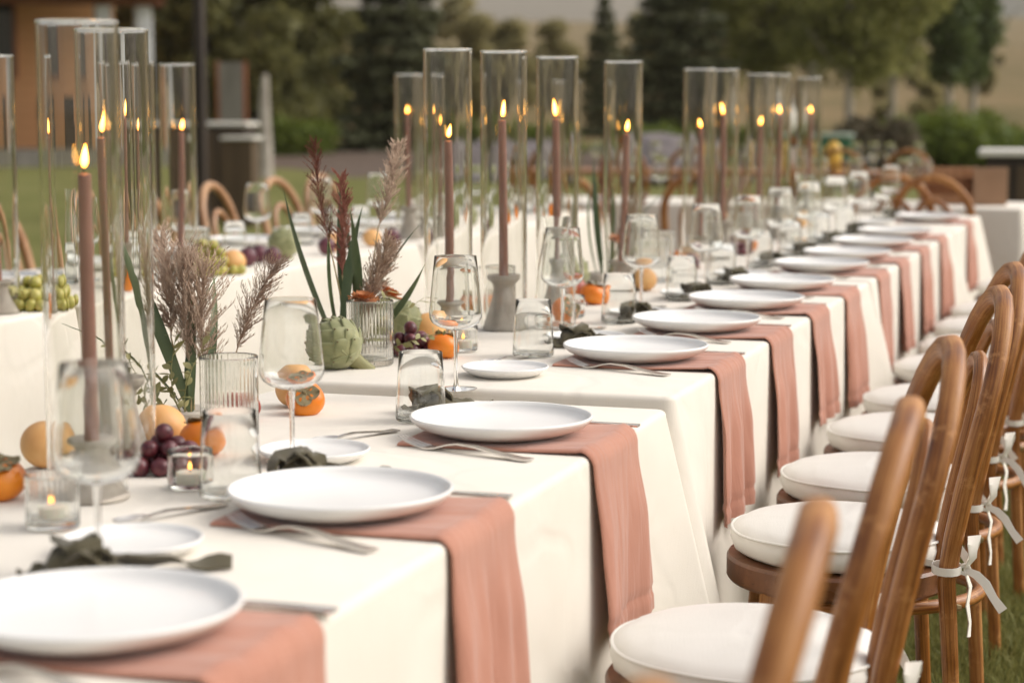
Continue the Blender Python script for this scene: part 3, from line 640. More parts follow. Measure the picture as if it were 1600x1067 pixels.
# ------------------------------------------------------------------ chairs
def make_chair(m_wood, m_seat, label, group):
    """faces -X; origin on the ground under the seat centre"""
    t = thing('bentwood_chair', label, 'chair', (0, 0, 0), 0, group)
    def bx(z):                       # back post line
        if z <= .45: return .165 + (.45 - z) * .06
        return .165 + .275 * (z - .45) ** 1.25
    hw = .185; za = .735
    path = []
    for z in [0, .12, .25, .36, .45, .52, .60, .67]: path.append((bx(z), -(hw + (.008 if z < .4 else 0)), z))
    for k in range(0, 13):
        a = R(180 - 15 * k); z = za + .195 * math.sin(a); path.append((bx(z), hw * math.cos(a), z))
    for z in [.67, .60, .52, .45, .36, .25, .12, 0]: path.append((bx(z), hw + (.008 if z < .4 else 0), z))
    mb = MB(); nn = len(path)
    rads = []
    for i, p in enumerate(path):
        z = p[2]; k = sst(.25, .6, z); rads.append((.0140 + .0030 * k, .0145 + .0060 * k - .002 * sst(.8, .93, z)))
    tube(mb, path, rads, 20, ref=(1, 0, 0.1), sq_exp=.78); link('back_hoop', mb.mesh('back_hoop', m_wood), t)
    ih = .095; path = []
    for z in [.412, .46, .53, .60, .66]: path.append((bx(z) - .002, -ih, z))
    for k in range(0, 11):
        a = R(180 - 18 * k); z = .70 + .115 * math.sin(a); path.append((bx(z) - .002, ih * math.cos(a), z))
    for z in [.66, .60, .53, .46, .412]: path.append((bx(z) - .002, ih, z))
    mb = MB(); tube(mb, path, .0135, 12, oval=(1, 1.15), ref=(1, 0, .1)); link('inner_hoop', mb.mesh('inner_hoop', m_wood), t)
    # bent seat ring and board
    mb = MB(); prof = [(.178, .452), (.205, .452), (.209, .446), (.209, .412), (.205, .406), (.178, .406)]
    lathe(mb, prof, 56, close=True, rib=lambda a, k: 1 - .045 * (math.cos(a) > 0) * math.cos(a) ** 2); link('seat_ring', mb.mesh('seat_ring', m_seat, angle=30), t)
    mb = MB(); lathe(mb, [(0, .446), (.18, .446), (.18, .43), (0, .43)], 40, rib=lambda a, k: 1 - .045 * (math.cos(a) > 0) * math.cos(a) ** 2); link('seat_board', mb.mesh('seat_board', m_seat, angle=30), t)
    # rear brace ring, bulging behind the posts
    mb = MB(); pts = []
    for k in range(25):
        a = R(-118 + 236 * k / 24); pts.append((.02 + .232 * math.cos(a), .178 * math.sin(a), .392))
    tube(mb, pts, .0125, 12, oval=(1, .95), ref=(0, 0, 1)); link('brace_ring', mb.mesh('brace_ring', m_wood), t)
    for s in (-1, 1):
        mb = MB(); pts = [(-.135 - .045 * f, s * (.13 + .03 * f * f), .41 - .41 * f) for f in [0, .15, .35, .6, .8, 1]]
        tube(mb, pts, [.019, .0185, .017, .0155, .0145, .0135], 12); link('front_leg', mb.mesh('front_leg', m_wood), t)
        mb = MB(); tube(mb, [(bx(.40) + .016, s * hw, .40), (bx(.40) + .024, s * hw, .40)], [.007, .005], 8); link('dowel', mb.mesh('dowel', M['straw']), t)
    return t
def make_cushion(label, group):
    t = thing('seat_cushion', label, 'cushion', (0, 0, 0), 0, group)
    rb = lambda a, k: 1 - .06 * (math.cos(a) > 0) * math.cos(a) ** 2
    mb = MB(); lathe(mb, [(0, .4535), (.15, .4535), (.182, .456), (.196, .466), (.2015, .482), (.199, .4975), (.191, .5065), (.175, .514), (.14, .522), (.07, .5275), (0, .527)], 64, rib=lambda a, k: rb(a, k) * (1 + .008 * math.sin(11 * a + k) * (k < 7) + .004 * math.sin(23 * a))); link('pad', mb.mesh('pad', M['cushion']), t)
    mb = MB(); pts = []
    for k in range(56):
        a = 2 * math.pi * k / 56; q = .1995 * rb(a, 0); pts.append((q * math.cos(a), q * math.sin(a), .4990 + .0012 * math.sin(5 * a)))
    tube(mb, pts, .0028, 8, closed=True, ref=(0, 0, 1)); link('piping', mb.mesh('piping', M['cushion']), t)
    for s in (-1, 1):
        mb = MB(); px, py = .165, s * .185
        # band round the post
        ring = [(px + .025 * math.cos(a), py + .024 * math.sin(a), .470 + .003 * math.sin(a)) for a in [2 * math.pi * k / 14 for k in range(15)]]
        ribbon(mb, ring, .014, (0, 0, 1), .0009)
        ribbon(mb, [(.12, s * .150, .475), (.145, s * .158, .472), (px - .02, py - s * .012, .470)], .012, (0, 0, 1), .0009)
        kx, ky, kz = px + .030, py - .006 if s < 0 else py + .006, .470
        sx = 1
        loop = [(kx, ky, kz), (kx + .012, ky - .010, kz + .022), (kx + .010, ky - .014, kz + .045), (kx + .016, ky + .004, kz + .058), (kx + .020, ky + .014, kz + .044), (kx + .012, ky + .008, kz + .02), (kx, ky, kz)]
        ribbon(mb, loop, [.007, .017, .022, .023, .021, .016, .007], (1, .7, .1), .0009)
        ribbon(mb, [(kx, ky, kz), (kx + .010, ky - .004, kz - .03), (kx + .006, ky - .002, kz - .062), (kx + .012, ky + .004, kz - .095), (kx + .010, ky, kz - .12)], [.009, .016, .017, .012, .018], (.5, 1, 0), .0009)
        ribbon(mb, [(kx, ky, kz), (kx + .018, ky - .016, kz - .006), (kx + .033, ky - .022, kz - .020), (kx + .045, ky - .036, kz - .042), (kx + .060, ky - .044, kz - .062)], [.009, .015, .016, .014, .017], (.4, .2, 1), .0009)
        mbk = [(kx + .009 * math.cos(a), ky, kz + .008 * math.sin(a)) for a in [2 * math.pi * k / 8 for k in range(9)]]
        ribbon(mb, mbk, .011, (0, 1, 0), .0025)
        link('tie_bow', mb.mesh('tie_bow', M['ribbon'], angle=60), t)
    return t
ch0 = make_chair(M['wood'], M['seatwood'], 'x', 'bentwood chairs along the near row'); cu0 = make_cushion('x', 'white cushions on the near row of chairs')
CHY = [1.00, 1.56, 2.19, 2.77, 3.60, 4.17, 4.77, 5.32, 6.02, 6.55, 7.15, 7.75, 8.85]
cj = random.Random(5)
for i, yy in enumerate(CHY):
    rz = R([6, 6, 4, 14, 13, 14, 9, 12, 6, 12, 9, 11, 8][i] + cj.uniform(-1, 1)); loc = (-.540 + cj.uniform(-.012, .012), yy, 0)
    c = ch0 if i == 0 else dup(ch0, loc, rz); k = cu0 if i == 0 else dup(cu0, loc, rz)
    for o in (c, k): o.location = loc; o.rotation_euler = (0, 0, rz)
    c['label'] = f'{ORD[i]} worn brown bentwood chair from the near end of the right-hand row'
    k['label'] = f'round white tied cushion on the {ORD[i]} chair of the right-hand row'
c2 = make_chair(M['honey'], M['honey'], 'x', 'honey bentwood chairs behind the opposite tables')
for i, yy in enumerate([4.4, 5.0, 5.6, 6.15, 6.72, 7.25, 7.85, 8.45, 9.0]):
    o = c2 if i == 0 else dup(c2, (0, 0, 0), 0)
    o.location = (-3.66 + cj.uniform(-.02, .02), yy, 0); o.rotation_euler = (0, 0, math.pi + R(cj.uniform(-6, 6)))
    o['label'] = f'{ORD[i]} honey bentwood chair along the far side of the opposite tables'
for i, (xx, yy, a) in enumerate([(-1.28, 10.02, 80), (-1.02, 9.98, 96), (-2.2, 10.02, 90), (-2.9, 10.0, 92)]):
    o = dup(ch0, (xx, yy, 0), R(-a), f'{["brown bentwood chair turned away at the end table, behind the last plate", "brown bentwood chair by the crate at the end table", "brown bentwood chair at the middle of the end table", "brown bentwood chair at the inner end of the end table"][i]}', 'chairs at the crosswise end table')

# ------------------------------------------------------------------ tableware
PL = [1.13, 1.70, 2.325, 2.96, 3.84, 4.39, 4.92, 5.46, 6.11, 6.62, 7.22, 7.84, 8.95]
def zt(y): return ZT - .014 if y < 3.35 else ZT
PORD = lambda i: f'{ORD[i]} place from the near end'
mb = MB(); lathe(mb, [(0, .0045), (.095, .0045), (.098, .001), (.102, 0), (.106, .002), (.122, .007), (.136, .0135), (.1435, .021), (.1455, .0245), (.1455, .027), (.1435, .0285), (.1405, .0275), (.138, .022), (.131, .0155), (.118, .0118), (.08, .0102), (0, .0100)], 72); plate_me = mb.mesh('dinner_plate', M['plate'], angle=70)
mb = MB(); sp = .083 / .1455; lathe(mb, [(0, .004), (.052, .004), (.054, .0006), (.057, 0), (.060, .002), (.070, .006), (.0785, .0115), (.083, .0165), (.083, .0185), (.0815, .0195), (.0795, .0185), (.0765, .0145), (.068, .0105), (.04, .0092), (0, .0090)], 56); splate_me = mb.mesh('bread_plate', M['plate'], angle=70)
pj_ = random.Random(11)
for i, yy in enumerate(PL):
    o = link('dinner_plate', plate_me, None, (-.985 + pj_.uniform(-.006, .006), yy, zt(yy) + .0085), (0, 0, pj_.uniform(0, 6)))
    tag(o, f'white coupe dinner plate at the {PORD(i)}', 'plate', 'dinner plates along the right-hand table')
    o = link('bread_plate', splate_me, None, ((-1.135 if i < 3 else -1.175) + pj_.uniform(-.01, .01), yy - .285, zt(yy - .29) + .0005)); tag(o, f'small white bread plate at the {PORD(i)}', 'plate', 'bread plates along the right-hand table')
# napkins: each one its own folds
def napkin(i, yc):
    r = random.Random(100 + i); z0 = zt(yc) + .0012; wd = .250 + r.uniform(-.012, .012); xe = -.80
    S_, U_ = 84, 46; th = .0042
    lenT = .31 + r.uniform(-.02, .02); drop = .285 + r.uniform(-.015, .02); L = lenT + drop
    f1, f2 = r.uniform(0, 6), r.uniform(0, 6); nf = r.choice([1.2, 1.5, 1.8]); skew = r.uniform(-.035, .008)
    top = []; nor = []
    rb_ = .016
    for a in range(S_ + 1):
        s = L * a / S_; row = []
        for b in range(U_ + 1):
            u = -1 + 2 * b / U_
            hang = max(0, s - lenT); t = min(1, hang / drop); onT = min(1, max(0, (s - .18) / (lenT - .18)))
            fold = math.sin(nf * math.pi * u + f1) * .6 + math.sin(nf * 2.3 * math.pi * u + f2 + 1.2 * t) * .4
            fine = math.sin(9 * u + f2 * 2 + 5 * s) * .30 + math.sin(19 * u + f1 + 14 * s + 2 * math.sin(11 * s + f2)) * .18 + math.sin(6 * u - 31 * s + f1) * .10
            y = yc + u * wd / 2 * (1 + .10 * t - .05 * math.sin(min(1, hang / .06) * math.pi / 2)) + skew * t + .004 * fold * onT
            lift = .0035 * (fold + 1) * onT * (1 - t)
            if s < lenT - rb_:
                x = xe - lenT + s; z = z0 + lift
            else:
                ang = min(1, (s - (lenT - rb_)) / (1.57 * (rb_ + .006))) * math.pi / 2
                rr = rb_ + .006
                x = xe - rb_ + rr * math.sin(ang); z = z0 + .002 - rr * (1 - math.cos(ang)) + lift * (1 - ang / 1.571)
                rest = max(0, s - (lenT - rb_) - 1.57 * rr)
                z -= rest * .985
                x += rest * .020 + (.009 + .007 * fold + .0040 * fine) * sst(0, .12, rest) + (.007 + .006 * fold + .003 * fine) * sst(.05, .28, rest)
                if a > S_ * .9: x -= .0022 * (1 if a in (S_ - 5, S_ - 4) else 0)
            row.append(Vector((x, y, z)))
        top.append(row)
    vs = [p for row in top for p in row]; n = len(vs); W_ = U_ + 1
    ns = []
    for a in range(S_ + 1):
        for b in range(W_):
            du = top[a][min(b + 1, U_)] - top[a][max(b - 1, 0)]; ds = top[min(a + 1, S_)][b] - top[max(a - 1, 0)][b]
            ns.append(ds.cross(du).normalized())
    out_ = []
    for a in range(S_ + 1):
        for b in range(W_):
            k = a * W_ + b; e = 1.0
            if b in (0, U_): e = .35
            elif b in (1, U_ - 1): e = .85
            out_.append(vs[k] + ns[k] * th * e)
    vs2 = vs + out_; fs = []
    for a in range(S_):
        for b in range(U_):
            p = a * W_ + b; fs.append((p, p + 1, p + W_ + 1, p + W_)); fs.append((n + p, n + p + W_, n + p + W_ + 1, n + p + 1))
    for a in range(S_):
        p = a * W_; fs.append((p, p + W_, n + p + W_, n + p)); p += U_; fs.append((p, n + p, n + p + W_, p + W_))
    for b in range(U_):
        p = b; fs.append((p, n + p, n + p + 1, p + 1)); p = S_ * W_ + b; fs.append((p, p + 1, n + p + 1, n + p))
    mb = MB(); mb.add(vs2, fs)
    o = link('napkin', mb.mesh('napkin', M['napkin'], angle=75)); tag(o, f'terracotta pink linen napkin hanging off the edge at the {PORD(i)}', 'napkin', 'terracotta napkins along the right-hand table')
for i, yy in enumerate(PL): napkin(i, yy)
# cutlery (built along +X, tines/bowl at -X, resting on z = 0)
def fork_mesh():
    mb = MB(); L = .225
    prof = [(0, .0105, .0025), (.02, .011, .0022), (.06, .0095, .006), (.10, .0065, .0115), (.135, .0045, .0125), (.155, .005, .009), (.172, .010, .0035), (.185, .0135, .0016), (.195, .0135, .0022)]
    ribbon(mb, [(L / 2 - s, 0, z) for s, w_, z in prof], [w_ * 2 for _, w_, _ in prof], (0, 1, 0), .0012)
    for k in range(4):
        y0 = -.0105 + k * .007
        tube(mb, [(L / 2 - .193, y0, .0022), (L / 2 - .21, y0 * .98, .0045), (L / 2 - .228, y0 * .96, .0090), (L / 2 - .243, y0 * .95, .0150)], [.0019, .0018, .0016, .0009], 6)
    return mb.mesh('fork', M['steel'])
def spoon_mesh():
    mb = MB(); prof = [(0, .009, .002), (.02, .009, .002), (.06, .0065, .006), (.095, .0045, .009), (.12, .004, .008), (.135, .005, .005)]
    ribbon(mb, [(.09 - s, 0, z) for s, w_, z in prof], [w_ * 2 for _, w_, _ in prof], (0, 1, 0), .0011)
    vs = []; fs = []; nr, na = 6, 20
    for side in (0, 1):
        for r_ in range(nr + 1):
            q = r_ / nr
            for a in range(na):
                an = 2 * math.pi * a / na; vs.append((.09 - .158 + q * .026 * math.cos(an), q * .017 * math.sin(an), .0015 + .0065 * q * q + (.0013 if side else 0)))
    for side in (0, 1):
        o = side * (nr + 1) * na
        for r_ in range(nr):
            for a in range(na):
                f = (o + r_ * na + a, o + r_ * na + (a + 1) % na, o + (r_ + 1) * na + (a + 1) % na, o + (r_ + 1) * na + a); fs.append(f if side else f[::-1])
    for a in range(na): p, q = nr * na + a, nr * na + (a + 1) % na; e = (nr + 1) * na; fs.append((p, q, q + e, p + e))
    mb.add(vs, fs); return mb.mesh('dessert_spoon', M['steel'])
def knife_mesh():
    mb = MB(); prof = [(0, .010, .004), (.03, .0095, .0045), (.08, .007, .005), (.10, .0065, .0045), (.115, .010, .0035), (.16, .0105, .0030), (.20, .009, .0028), (.218, .004, .0026)]
    ribbon(mb, [(.115 - s, 0, z) for s, w_, z in prof], [w_ * 2 for _, w_, _ in prof], (0, 1, 0), .0016); return mb.mesh('table_knife', M['steel'])
fork_me, spoon_me, knife_me = fork_mesh(), spoon_mesh(), knife_mesh()
for i, yy in enumerate(PL):
    z = zt(yy)
    o = link('fork', fork_me, None, (-.968 + pj_.uniform(-.012, .012), yy - .162 + pj_.uniform(-.006, .006), z + .0012), (0, 0, R(-21 + pj_.uniform(-3, 3)))); tag(o, f'silver fork beside the napkin at the {PORD(i)}', 'fork', 'forks along the right-hand table')
    o = link('table_knife', knife_me, None, (-.915 + pj_.uniform(-.01, .01), yy + .146, z + .0012), (0, 0, R(3 + pj_.uniform(-3, 3)))); tag(o, f'silver knife on the far side of plate at the {PORD(i)}', 'knife', 'knives along the right-hand table')
    o = link('dessert_spoon', spoon_me, None, ((-1.19 if i < 4 else -1.225) + pj_.uniform(-.008, .008), yy - .085, z + .0012), (0, 0, R(72 + pj_.uniform(-6, 6)))); tag(o, f'silver spoon lying above bread plate at the {PORD(i)}', 'spoon', 'spoons along the right-hand table')
# knotted olive cloth strips
def knot_thing(seed):
    r = random.Random(seed); t = thing('knotted_cloth', 'x', 'cloth', (0, 0, 0), 0, 'olive knotted cloths above the plates')
    mb = MB()
    # a cloth strip tied once: a fat crumpled loop over a tight waist, with flared folds
    for k in range(4):
        a0 = [-.25, .5, 1.25, 2.3][k] + r.uniform(-.2, .2); off = Vector((r.uniform(-.012, .012), r.uniform(-.010, .010), 0)); pts = []; rf = []; wv = []; hk = r.uniform(.9, 1.25)
        for q in range(15):
            an = math.pi * (q / 14) * 1.08 - .08; rr = .027 * (1 + .10 * math.sin(q * 1.3 + k))
            p = Vector((math.cos(an) * rr * 1.25, .006 * math.sin(q * .8 + k), max(.002, math.sin(an) * rr * 1.25 * hk))); p.rotate(Euler((0, 0, a0))); pts.append(p + off)
            v = Vector((.35 * math.sin(q * .9 + k), 1, .45 * math.cos(q * .7 + k))); v.rotate(Euler((0, 0, a0))); rf.append(v); wv.append(.044 - .016 * abs(q - 7) / 7 + .006 * math.sin(q * 1.6))
        ribbon(mb, pts, wv, rf, .0016)
    lathe(mb, [(0, .001), (.026, .001), (.031, .012), (.027, .026), (.015, .034), (0, .035)], 18, rib=lambda a, k: 1 + .22 * math.sin(3 * a + k) + .1 * math.sin(5 * a))
    link('knot', mb.mesh('knot', M['olive'], angle=85), t)
    for L, a0, w0 in (({1: .10, 2: .16, 3: .12}[seed], r.uniform(.5, .8), .042), (.05, r.uniform(3.3, 3.9), .038)):
        mb = MB(); pts = []; rf = []; wv = []; nn = 12; ph = r.uniform(0, 6)
        for q in range(nn + 1):
            f = q / nn; an = a0 + .28 * math.sin(f * 2.4 + ph) * f
            pts.append((math.cos(an) * (.012 + L * f), math.sin(an) * (.012 + L * f), .0045 + .016 * (1 - f) ** 2 + .005 * math.sin(f * 9 + ph) ** 2))
            rf.append((-math.sin(a0), math.cos(a0), .55 * math.sin(f * 5 + ph))); wv.append(w0 * (.55 + .45 * abs(math.sin(f * 2.2 + .5))) * (1 - .25 * f))
        ribbon(mb, pts, wv, rf, .0013); link('tail', mb.mesh('tail', M['olive'], angle=60), t)
    return t
kn = [knot_thing(s) for s in (1, 2, 3)]
for i, yy in enumerate(PL):
    loc = (-1.135 if i < 3 else -1.165, yy + .20, zt(yy + .2) + .0008); loc = (loc[0] + pj_.uniform(-.012, .012), loc[1] + pj_.uniform(-.02, .02), loc[2]); rz = R(pj_.uniform(0, 18)); lab = f'olive knotted cloth strip above the dinner plate at the {PORD(i)}'
    o = kn[i] if i < 3 else dup(kn[i % 3], loc, rz)
    o.location = loc; o.rotation_euler = (0, 0, rz); o['label'] = lab

# glassware
def wine_glass():
    t = thing('wine_glass', 'x', 'wine glass', (0, 0, 0), 0, 'wine glasses along the right-hand table')
    mb = MB()
    outer = [(0, .1065), (.006, .1068), (.018, .1088), (.032, .1135), (.0425, .1205), (.0472, .129), (.0478, .137), (.0455, .165), (.0415, .205), (.0378, .2395)]
    inner = [(.0370, .2395), (.0407, .205), (.0447, .165), (.0470, .138), (.0463, .1300), (.0416, .1217), (.0312, .1150), (.018, .1105), (.006, .1087), (0, .1084)]
    lathe(mb, outer + [(.0376, .2402), (.0372, .2402)] + inner, 56); link('bowl', mb.mesh('bowl', M['glass'], angle=60), t)
    mb = MB(); lathe(mb, [(0, .1062), (.0055, .1058), (.0045, .100), (.0038, .085), (.0034, .06), (.0034, .03), (.0042, .012), (.0055, .0055), (0, .0052)], 20); link('stem', mb.mesh('stem', M['glass'], angle=60), t)
    mb = MB(); lathe(mb, [(0, .0050), (.008, .0048), (.02, .0030), (.036, .0017), (.0385, .0012), (.0385, .0004), (.036, .0), (0, .0)], 48); link('foot', mb.mesh('foot', M['glass'], angle=60), t)
    return t
mb = MB(); lathe(mb, [(0, .0005), (.038, .0005), (.0415, .003), (.0425, .008), (.0415, .03), (.0385, .08), (.0360, .1150), (.0357, .1157), (.0351, .1157), (.0348, .1150), (.0373, .08), (.0402, .03), (.0408, .012), (.038, .0070), (0, .0062)], 52); tumbler_me = mb.mesh('tumbler', M['glass'], angle=60)
wg0 = wine_glass()
WINE = [(-1.105, 1.915), (-1.205, 2.655), (-1.198, 3.352), (-1.255, 4.215), (-1.222, 4.790), (-1.190, 5.386), (-1.185, 5.945), (-1.20, 6.55), (-1.19, 7.06), (-1.19, 7.66), (-1.19, 8.28), (-1.19, 9.30)]
for i, (x, y) in enumerate(WINE):
    o = wg0 if i == 0 else dup(wg0, (x, y, zt(y) + .001)); o.location = (x, y, zt(y) + .001); o['label'] = f'clear stemmed wine glass, {ORD[i]} from the near end of right-hand table'
for i, (x, y) in enumerate([(-1.174, 2.385), (-1.160, 3.072), (-1.208, 3.850), (-1.205, 4.516), (-1.190, 5.097), (-1.19, 5.60), (-1.20, 6.22), (-1.2, 6.75), (-1.2, 7.36), (-1.2, 7.98), (-1.2, 9.05)]):
    o = link('tumbler', tumbler_me, None, (x, y, zt(y) + .0008)); tag(o, f'clear tapered water tumbler, {ORD[i]} from the near end of right-hand table', 'tumbler', 'water tumblers along the right-hand table')
def ribbed(r0, h, n):
    mb = MB(); rb = lambda a, k: (1 + .018 * abs(math.sin(n * a / 2)) if 1 <= k <= 6 else 1)
    lathe(mb, [(0, .001), (r0 * .93, .001), (r0 * .97, .004), (r0 * .97, h * .35), (r0 * .97, h * .7), (r0 * .97, h * .95), (r0 * .975, h * .985), (r0 * .965, h), (r0 * .95, h), (r0 * .945, h * .97), (r0 * .945, h * .5), (r0 * .945, .014), (r0 * .89, .0105), (0, .010)], n * 5, rib=rb)
    return mb.mesh('ribbed_glass', M['glass'], angle=75)
rib_big, rib_small = ribbed(.047, .128, 42), ribbed(.034, .068, 32)
for (x, y, lab) in [(-1.395, 2.835, 'ribbed clear glass beside the dried plumes'), (-1.475, 3.625, 'ribbed clear glass behind the large artichoke'), (-1.50, 4.50, 'ribbed clear glass behind the tall stone holder'), (-1.46, 5.95, 'ribbed clear glass past the fifth candle glass'), (-1.40, 5.62, 'ribbed clear glass beside the distant artichoke'), (-1.44, 7.1, 'ribbed clear glass midway to the far end')]:
    o = link('ribbed_glass', rib_big, None, (x, y, zt(y) + .0008)); tag(o, lab, 'ribbed glass', 'ribbed glasses along the right-hand table')
def flame_mesh(h, r_, m):
    mb = MB(); lathe(mb, [(0, 0), (r_ * .55, h * .06), (r_ * .95, h * .2), (r_, h * .33), (r_ * .8, h * .55), (r_ * .45, h * .78), (r_ * .15, h * .95), (0, h)], 14); return mb.mesh('flame', m)
flame_me, tfl_me = flame_mesh(.037, .0048, M['flame']), flame_mesh(.012, .0028, M['tflame'])
def tealight(label, loc):
    t = thing('tealight', label, 'tealight', loc, 0, 'tealights in the glass votives')
    mb = MB(); lathe(mb, [(0, 0), (.0185, 0), (.019, .001), (.019, .014), (.018, .0145), (0, .0135)], 28); link('wax', mb.mesh('wax', M['tealwax']), t)
    link('flame', tfl_me, t, (0, 0, .017)); mb = MB(); tube(mb, [(0, 0, .013), (.001, 0, .019)], .0008, 6); link('wick', mb.mesh('wick', M['wick']), t)
mb = MB(); lathe(mb, [(0, .0005), (.026, .0005), (.030, .004), (.0315, .02), (.0305, .045), (.0298, .0535), (.0294, .054), (.0288, .0535), (.0294, .045), (.0303, .02), (.0288, .0070), (0, .006)], 40); cup_me = mb.mesh('tealight_cup', M['glass'], angle=60)
for (x, y, kind, a) in [(-1.252, 2.42, 'cup', 'by the nearest red grapes'), (-1.295, 2.135, 'rib', 'closest to the camera'), (-1.372, 3.885, 'cup', 'before the persimmon and tall stone holder'), (-1.345, 4.60, 'cup', 'beside the halved orange persimmon'), (-1.40, 6.1, 'rib', 'far along the table')]:
    o = link('tealight_cup', cup_me if kind == 'cup' else rib_small, None, (x, y, zt(y) + .0008)); tag(o, f'small {"round" if kind == "cup" else "ribbed"} glass votive {a}', 'votive glass', 'small votive glasses')
    tealight(f'lit ivory tealight inside the votive {a}', (x, y, zt(y) + (.0095 if kind == 'cup' else .0138)))
# water carafes
def carafe_mesh(s=1.0):
    mb = MB(); o_ = [(0, .001), (.040, .001), (.046, .006), (.0475, .02), (.046, .08), (.042, .13), (.034, .175), (.0285, .205), (.0285, .225), (.033, .25), (.0345, .256)]
    i_ = [(.0330, .256), (.0312, .249), (.0265, .225), (.0265, .205), (.032, .175), (.040, .13), (.044, .08), (.0455, .02), (.043, .0095), (0, .008)]
    lathe(mb, [(a * s, b * s) for a, b in o_ + i_], 48); return mb.mesh('water_carafe', M['glass'], angle=60)
cf = carafe_mesh()
for x, y, sc, lab in [(-1.315, 4.36, 1.0, 'clear water carafe behind the fourth wine glass'), (-1.28, 7.48, 1.0, 'clear water carafe midway to the far end'), (-3.02, 5.05, 1.05, 'clear water carafe on the opposite table behind the candles')]:
    o = link('water_carafe', cf, None, (x, y, ZT + .0008), None, sc); tag(o, lab, 'carafe', 'water carafes')

# ------------------------------------------------------------------ candles in tall glass cylinders
def holder_mesh(h, name='candle_holder'):
    mb = MB(); lathe(mb, [(0, 0), (.046, 0), (.049, .002), (.049, .006), (.046, .010), (.034, h * .36), (.0255, h * .62), (.0235, h * .76), (.026, h * .84), (.034, h * .895), (.0375, h * .925), (.0378, h * .985), (.0365, h), (.032, h), (.018, h - .004), (.0115, h - .005), (.0115, h - .022), (0, h - .022)], 48); return mb.mesh(name, M['stone'], angle=50)
H_S, H_T = .082, .126
hs, ht = holder_mesh(H_S), holder_mesh(H_T)
def candle(L, bend, seed):
    r = random.Random(seed); t = thing('taper_candle', 'x', 'candle', (0, 0, 0), 0, 'lit taper candles')
    pts = [(bend * math.sin(math.pi * .5 * k / 10), bend * .4 * math.sin(math.pi * k / 10), L * k / 10) for k in range(11)]
    mb = MB(); tube(mb, pts + [(pts[-1][0], pts[-1][1], L + .002)], [.0108 - .0022 * k / 10 for k in range(11)] + [.006], 20, ref=(1, 0, 0)); link('wax', mb.mesh('wax', M['wax']), t)
    x, y = pts[-1][:2]
    mb = MB(); tube(mb, [(x, y, L), (x, y + .001, L + .006), (x + .002, y, L + .011)], .0009, 6); link('wick', mb.mesh('wick', M['wick']), t)
    link('flame', flame_me, t, (x + .001, y, L + .009), (R(r.uniform(-13, 13)), R(r.uniform(-13, 13)), 0), (r.uniform(.85, 1.1), 1, r.uniform(.75, 1.2)))
    return t
Ls, Lt = .43 - H_S + .0222, .473 - H_T + .0222
cs_ = [candle(Ls, b, i) for i, b in enumerate((.0, .010, -.006, .004))]; ct_ = [candle(Lt, b, 5 + i) for i, b in enumerate((.004, -.012, .008, -.004))]
mb = MB(); HH = .630; hr = .053
lathe(mb, [(hr, .0006), (hr, HH * .25), (hr, HH * .5), (hr, HH * .75), (hr, HH - .003), (hr - .0026, HH - .003), (hr - .0026, HH * .75), (hr - .0026, HH * .5), (hr - .0026, HH * .25), (hr - .0026, .0006)], 72, close=True); cyl_me = mb.mesh('glass_wall', M['sheet'], angle=40)
mb = MB(); pts = [((hr - .0013) * math.cos(a), (hr - .0013) * math.sin(a), HH - .0014) for a in [2 * math.pi * k / 72 for k in range(72)]]; tube(mb, pts, .0025, 8, closed=True, ref=(0, 0, 1)); rim_me = mb.mesh('rim', M['glass'], angle=80)
def hurricane(loc, label, group):
    t = thing('glass_hurricane', label, 'glass cylinder', loc, 0, group); link('glass_wall', cyl_me, t); link('rim', rim_me, t); return t
CAND = [(-1.343, 2.315, 's', 0, 'nearest, by the red grapes'), (-1.447, 2.578, 't', 0, 'behind the nearest one, by the pale melon'), (-1.482, 4.10, 's', 0, 'behind the wine glass and apricot'), (-1.42, 4.30, 't', 0, 'with the grey holder fully in view'),
        (-1.45, 4.82, 't', 0, 'behind the water carafe'), (-1.42, 5.35, 's', 0, 'beside the distant artichoke'), (-1.45, 6.44, 's', 0, 'first of the closely paired far ones'), (-1.40, 6.57, 't', 0, 'second of the closely paired far ones'),
        (-1.46, 7.53, 's', 0, 'shorter of the farther pair'), (-1.42, 7.66, 't', 0, 'taller of the farther pair'), (-1.45, 8.57, 't', 0, 'last, in front of the white parasol'),
        (-2.72, 4.26, 's', 1, 'on the opposite table by the near green grapes'), (-2.75, 5.03, 't', 1, 'on the opposite table by the persimmon'), (-2.75, 5.28, 's', 1, 'on the opposite table before the big green grapes'),
        (-2.75, 7.17, 't', 1, 'on the opposite table behind the rust flower'), (-2.73, 7.33, 's', 1, 'on the opposite table next to that one, shorter'), (-2.75, 9.36, 's', 1, 'on the opposite table at its far end, shorter'), (-2.77, 9.28 - .1, 't', 1, 'on the opposite table at its far end, taller')]
for i, (x, y, k, side, d_) in enumerate(CAND):
    z = zt(y) if side == 0 else ZT
    gname = 'right-hand table' if side == 0 else 'opposite tables'
    o = link('candle_holder', hs if k == 's' else ht, None, (x, y, z + .0006)); tag(o, f'{"short" if k == "s" else "tall"} grey stone candle holder {d_}', 'candle holder', 'stone candle holders')
    src = (cs_ if k == 's' else ct_); first = src[i % 4]
    loc = (x, y, z + .0006 + (H_S if k == 's' else H_T) - .0215)
    c_ = dup(first, loc, rnd.uniform(0, 6.28) if i > 1 else (2.6 if i == 0 else 1.0)); c_['label'] = f'lit dusty rose taper candle {d_}'
    hurricane((x + (.0 if i else -.006), y, z + .0004), f'tall clear glass cylinder over candle {d_}', f'glass cylinders on the {gname}')
for t in cs_ + ct_:
    for ch in list(t.children): bpy.data.objects.remove(ch)
    bpy.data.objects.remove(t)

